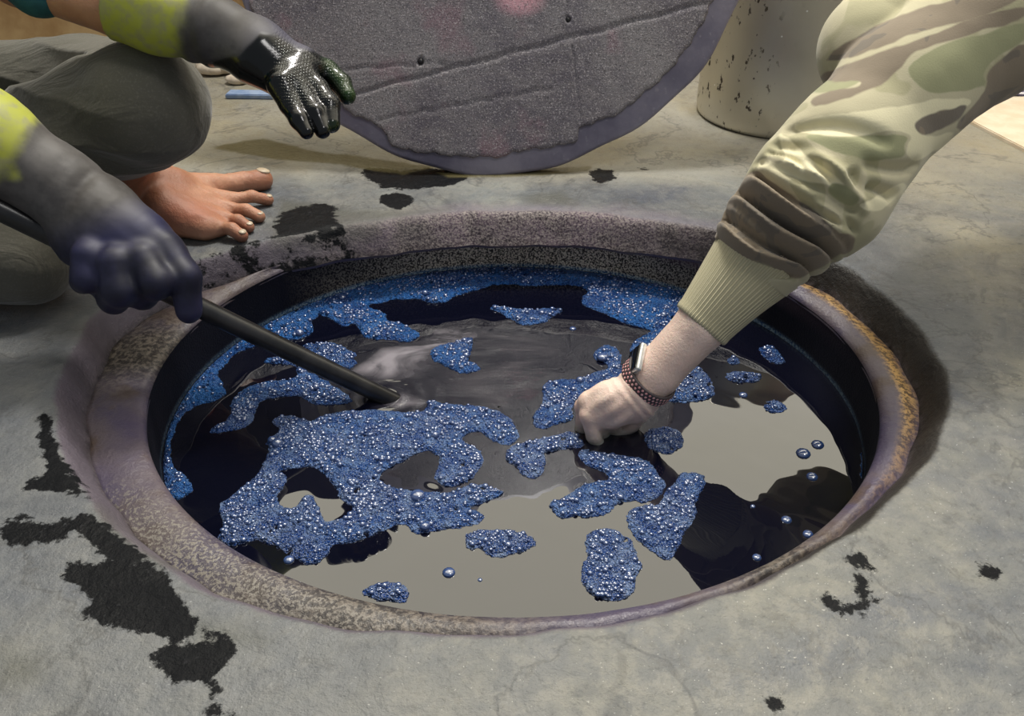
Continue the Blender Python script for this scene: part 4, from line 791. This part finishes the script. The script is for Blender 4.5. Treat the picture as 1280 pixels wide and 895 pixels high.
o = prism('trim_right', [a[:2]-dd[:2]*.55, b[:2]+dd[:2]*.35, b[:2]+dd[:2]*.35+[1.6, .3], a[:2]-dd[:2]*.55+[1.6, .3]], -.002, .008, MCR); tag(o, kind='structure')
sw = NB('striped cloth'); wv_ = s_ = None
Yc = sw.sep()[1]; strp = sw.mth('SINE', sw.mth('MULTIPLY', Yc, 260.)); MSTR = sw.done(sw.mix(sw.ramp(strp, -.1, .3), (.70, .68, .70), (.13, .12, .20)), .8)
c0 = PZ(1280, 104, .02); n = 24; gx = np.linspace(-.10, .45, n); gy = np.linspace(-.055, .09, n); V = np.array([[c0[0]+x, c0[1]+y, .011+.008*(1+math.sin(x*30+y*25))*min(1, .3+abs(math.sin(x*9)))] for x in gx for y in gy]); Vb = V.copy(); Vb[:, 2] -= .003
Fx = [(i*n+k, (i+1)*n+k, (i+1)*n+k+1, i*n+k+1) for i in range(n-1) for k in range(n-1)]; Fx2 = [tuple(x+n*n for x in f[::-1]) for f in Fx]; bd_ = [i for i in range(n)]
ring = [k for k in range(n)]+[(i)*n+n-1 for i in range(1, n)]+[(n-1)*n+k for k in range(n-2, -1, -1)]+[i*n for i in range(n-2, 0, -1)]
Fx += Fx2+[(ring[(i+1) % len(ring)], ring[i], ring[i]+n*n, ring[(i+1) % len(ring)]+n*n) for i in range(len(ring))]
o = mesh_obj('folded_cloth', np.concatenate([V, Vb]), Fx, MSTR); tag(o, 'striped white and navy cloth on the cream slab at the right edge', 'cloth')
MBL = m_simple('faded blue plastic', (.22, .32, .52), (.34, .44, .62), 40, .5, .2)
a, b = PZ(282, 124, 0), PZ(352, 125, 0); o = prism('plastic_strip', [a[:2], b[:2], b[:2]+[0, .035], a[:2]+[.003, .035]], .0005, .011, MBL); tag(o, 'short flat blue plastic strip on the floor behind the black glove', 'plastic strip')
MRB = m_simple('pale rubble', (.55, .45, .34), (.78, .68, .54), 30, .8, .6)
for i, (sx, sy, sr, lab) in enumerate([(266, 88, .030, 'pale stone lump nearest the knee'), (282, 86, .034, 'pale stone lump beside the glove'), (297, 99, .022, 'small pale stone lump above the blue strip')]):
    c = PZ(sx, sy, .01); Vr = HV*(1+.22*nz(HV, .35, 100+i))[:, None]*sr*np.array([1.3, 1, .55]); Vr[:, 2] += sr*.5; o = mesh_obj('stone', c*[1, 1, 0]+Vr, HF, MRB, smooth=False); tag(o, lab, 'stone', 'rubble along the back wall')
MOC = m_simple('ochre mud wall', (.40, .23, .09), (.62, .42, .20), 6, .85, .6)
def wallgrid(name, x0, x1, y, z1, mat, seed):
    nx, nz_ = 80, 30; V = []
    for s in (0, 1):
        for i in range(nx):
            for k in range(nz_): V.append((x0+(x1-x0)*i/(nx-1), y+s*.15, z1*k/(nz_-1)-.01))
    V = np.array(V); V[:nx*nz_, 1] += .012*nz(V[:nx*nz_], 3, seed)
    idx = lambda s, i, k: s*nx*nz_+i*nz_+k
    Fx = [(idx(0, i, k), idx(0, i+1, k), idx(0, i+1, k+1), idx(0, i, k+1)) for i in range(nx-1) for k in range(nz_-1)]+[(idx(1, i, k), idx(1, i, k+1), idx(1, i+1, k+1), idx(1, i+1, k)) for i in range(nx-1) for k in range(nz_-1)]
    Fx += [(idx(0, i, nz_-1), idx(0, i+1, nz_-1), idx(1, i+1, nz_-1), idx(1, i, nz_-1)) for i in range(nx-1)]+[(idx(0, 0, k), idx(0, 0, k+1), idx(1, 0, k+1), idx(1, 0, k)) for k in range(nz_-1)]+[(idx(0, nx-1, k), idx(1, nx-1, k), idx(1, nx-1, k+1), idx(0, nx-1, k+1)) for k in range(nz_-1)]
    return mesh_obj(name, V, Fx, mat)
o = wallgrid('wall_back', -3.4, 2.6, 1.33, .50, MOC, 7); tag(o, kind='structure')
MTB = m_simple('dark boards for reflection', (.012, .010, .009), (.035, .03, .026), 8, .8, .6)  # unseen dark boards, added so the dye mirrors something dark at left
bm_ = []
for i in range(16):
    x0 = -3.4+i*.2; bm_.append(x0)
V = []; Fx = []
for x0 in bm_:
    z1 = 1.34+.02*math.sin(x0*9); b0 = len(V)
    V += [(x0+.003, 1.335, .49), (x0+.197, 1.335, .49), (x0+.197, 1.365, .49), (x0+.003, 1.365, .49), (x0+.003, 1.335, z1), (x0+.197, 1.335, z1), (x0+.197, 1.365, z1), (x0+.003, 1.365, z1)]
    Fx += [tuple(b0+k for k in f) for f in ((0, 1, 5, 4), (1, 2, 6, 5), (2, 3, 7, 6), (3, 0, 4, 7), (4, 5, 6, 7), (3, 2, 1, 0))]
o = mesh_obj('wall_reflection_boards', V, Fx, MTB, smooth=False); tag(o, kind='structure')
# ------------------------------------------------------------------ light
W = bpy.data.worlds.new('World'); bpy.context.scene.world = W; W.use_nodes = True; wt_ = W.node_tree; bg = wt_.nodes['Background']
tc = wt_.nodes.new('ShaderNodeTexCoord'); sp = wt_.nodes.new('ShaderNodeSeparateXYZ'); wt_.links.new(tc.outputs['Generated'], sp.inputs[0])
mr = wt_.nodes.new('ShaderNodeMapRange'); mr.interpolation_type = 'SMOOTHSTEP'; mr.inputs[1].default_value = .50; mr.inputs[2].default_value = .84; vm = wt_.nodes.new('ShaderNodeVectorMath'); vm.operation = 'DOT_PRODUCT'; vm.inputs[1].default_value = (.12, .71, .69); wt_.links.new(tc.outputs['Generated'], vm.inputs[0]); wt_.links.new(vm.outputs['Value'], mr.inputs[0])
mx = wt_.nodes.new('ShaderNodeMix'); mx.data_type = 'RGBA'; mx.inputs[6].default_value = (.24, .26, .29, 1); mx.inputs[7].default_value = (2.6, 2.44, 2.0, 1); wt_.links.new(mr.outputs[0], mx.inputs[0]); wt_.links.new(mx.outputs[2], bg.inputs[0]); bg.inputs[1].default_value = 1.0
def area(name, loc, tgt, size, e, col):
    l = bpy.data.lights.new(name, 'AREA'); l.size = size; l.energy = e; l.color = col; o = bpy.data.objects.new(name, l); C.objects.link(o); o.location = loc
    o.rotation_euler = (Vector(tgt)-Vector(loc)).to_track_quat('-Z', 'Y').to_euler(); return o
area('key_fill_light', (.15, 1.0, 2.2), (0, 0, 0),   .32, 38, (1, .97, .92))
area('key_fill_light', (1.0, -.6, 2.4), (0, .2, 0), .5, 13, (1, .98, .95))  # front fill, an added light to brighten the camera side
# ------------------------------------------------------------------ camera
cam = bpy.data.cameras.new('Camera'); co = bpy.data.objects.new('Camera', cam); C.objects.link(co); co.location = (CX, CY, CZ); co.rotation_euler = (math.pi/2-TH, 0, 0)
cam.sensor_width = 36; cam.lens = 36*F/1280; cam.clip_start = .01; bpy.context.scene.camera = co
sc = bpy.context.scene; sc.view_settings.view_transform = 'Standard'; sc.view_settings.look = 'None'; sc.view_settings.gamma = 1; sc.view_settings.exposure = .08; sc.view_settings.use_curve_mapping = False
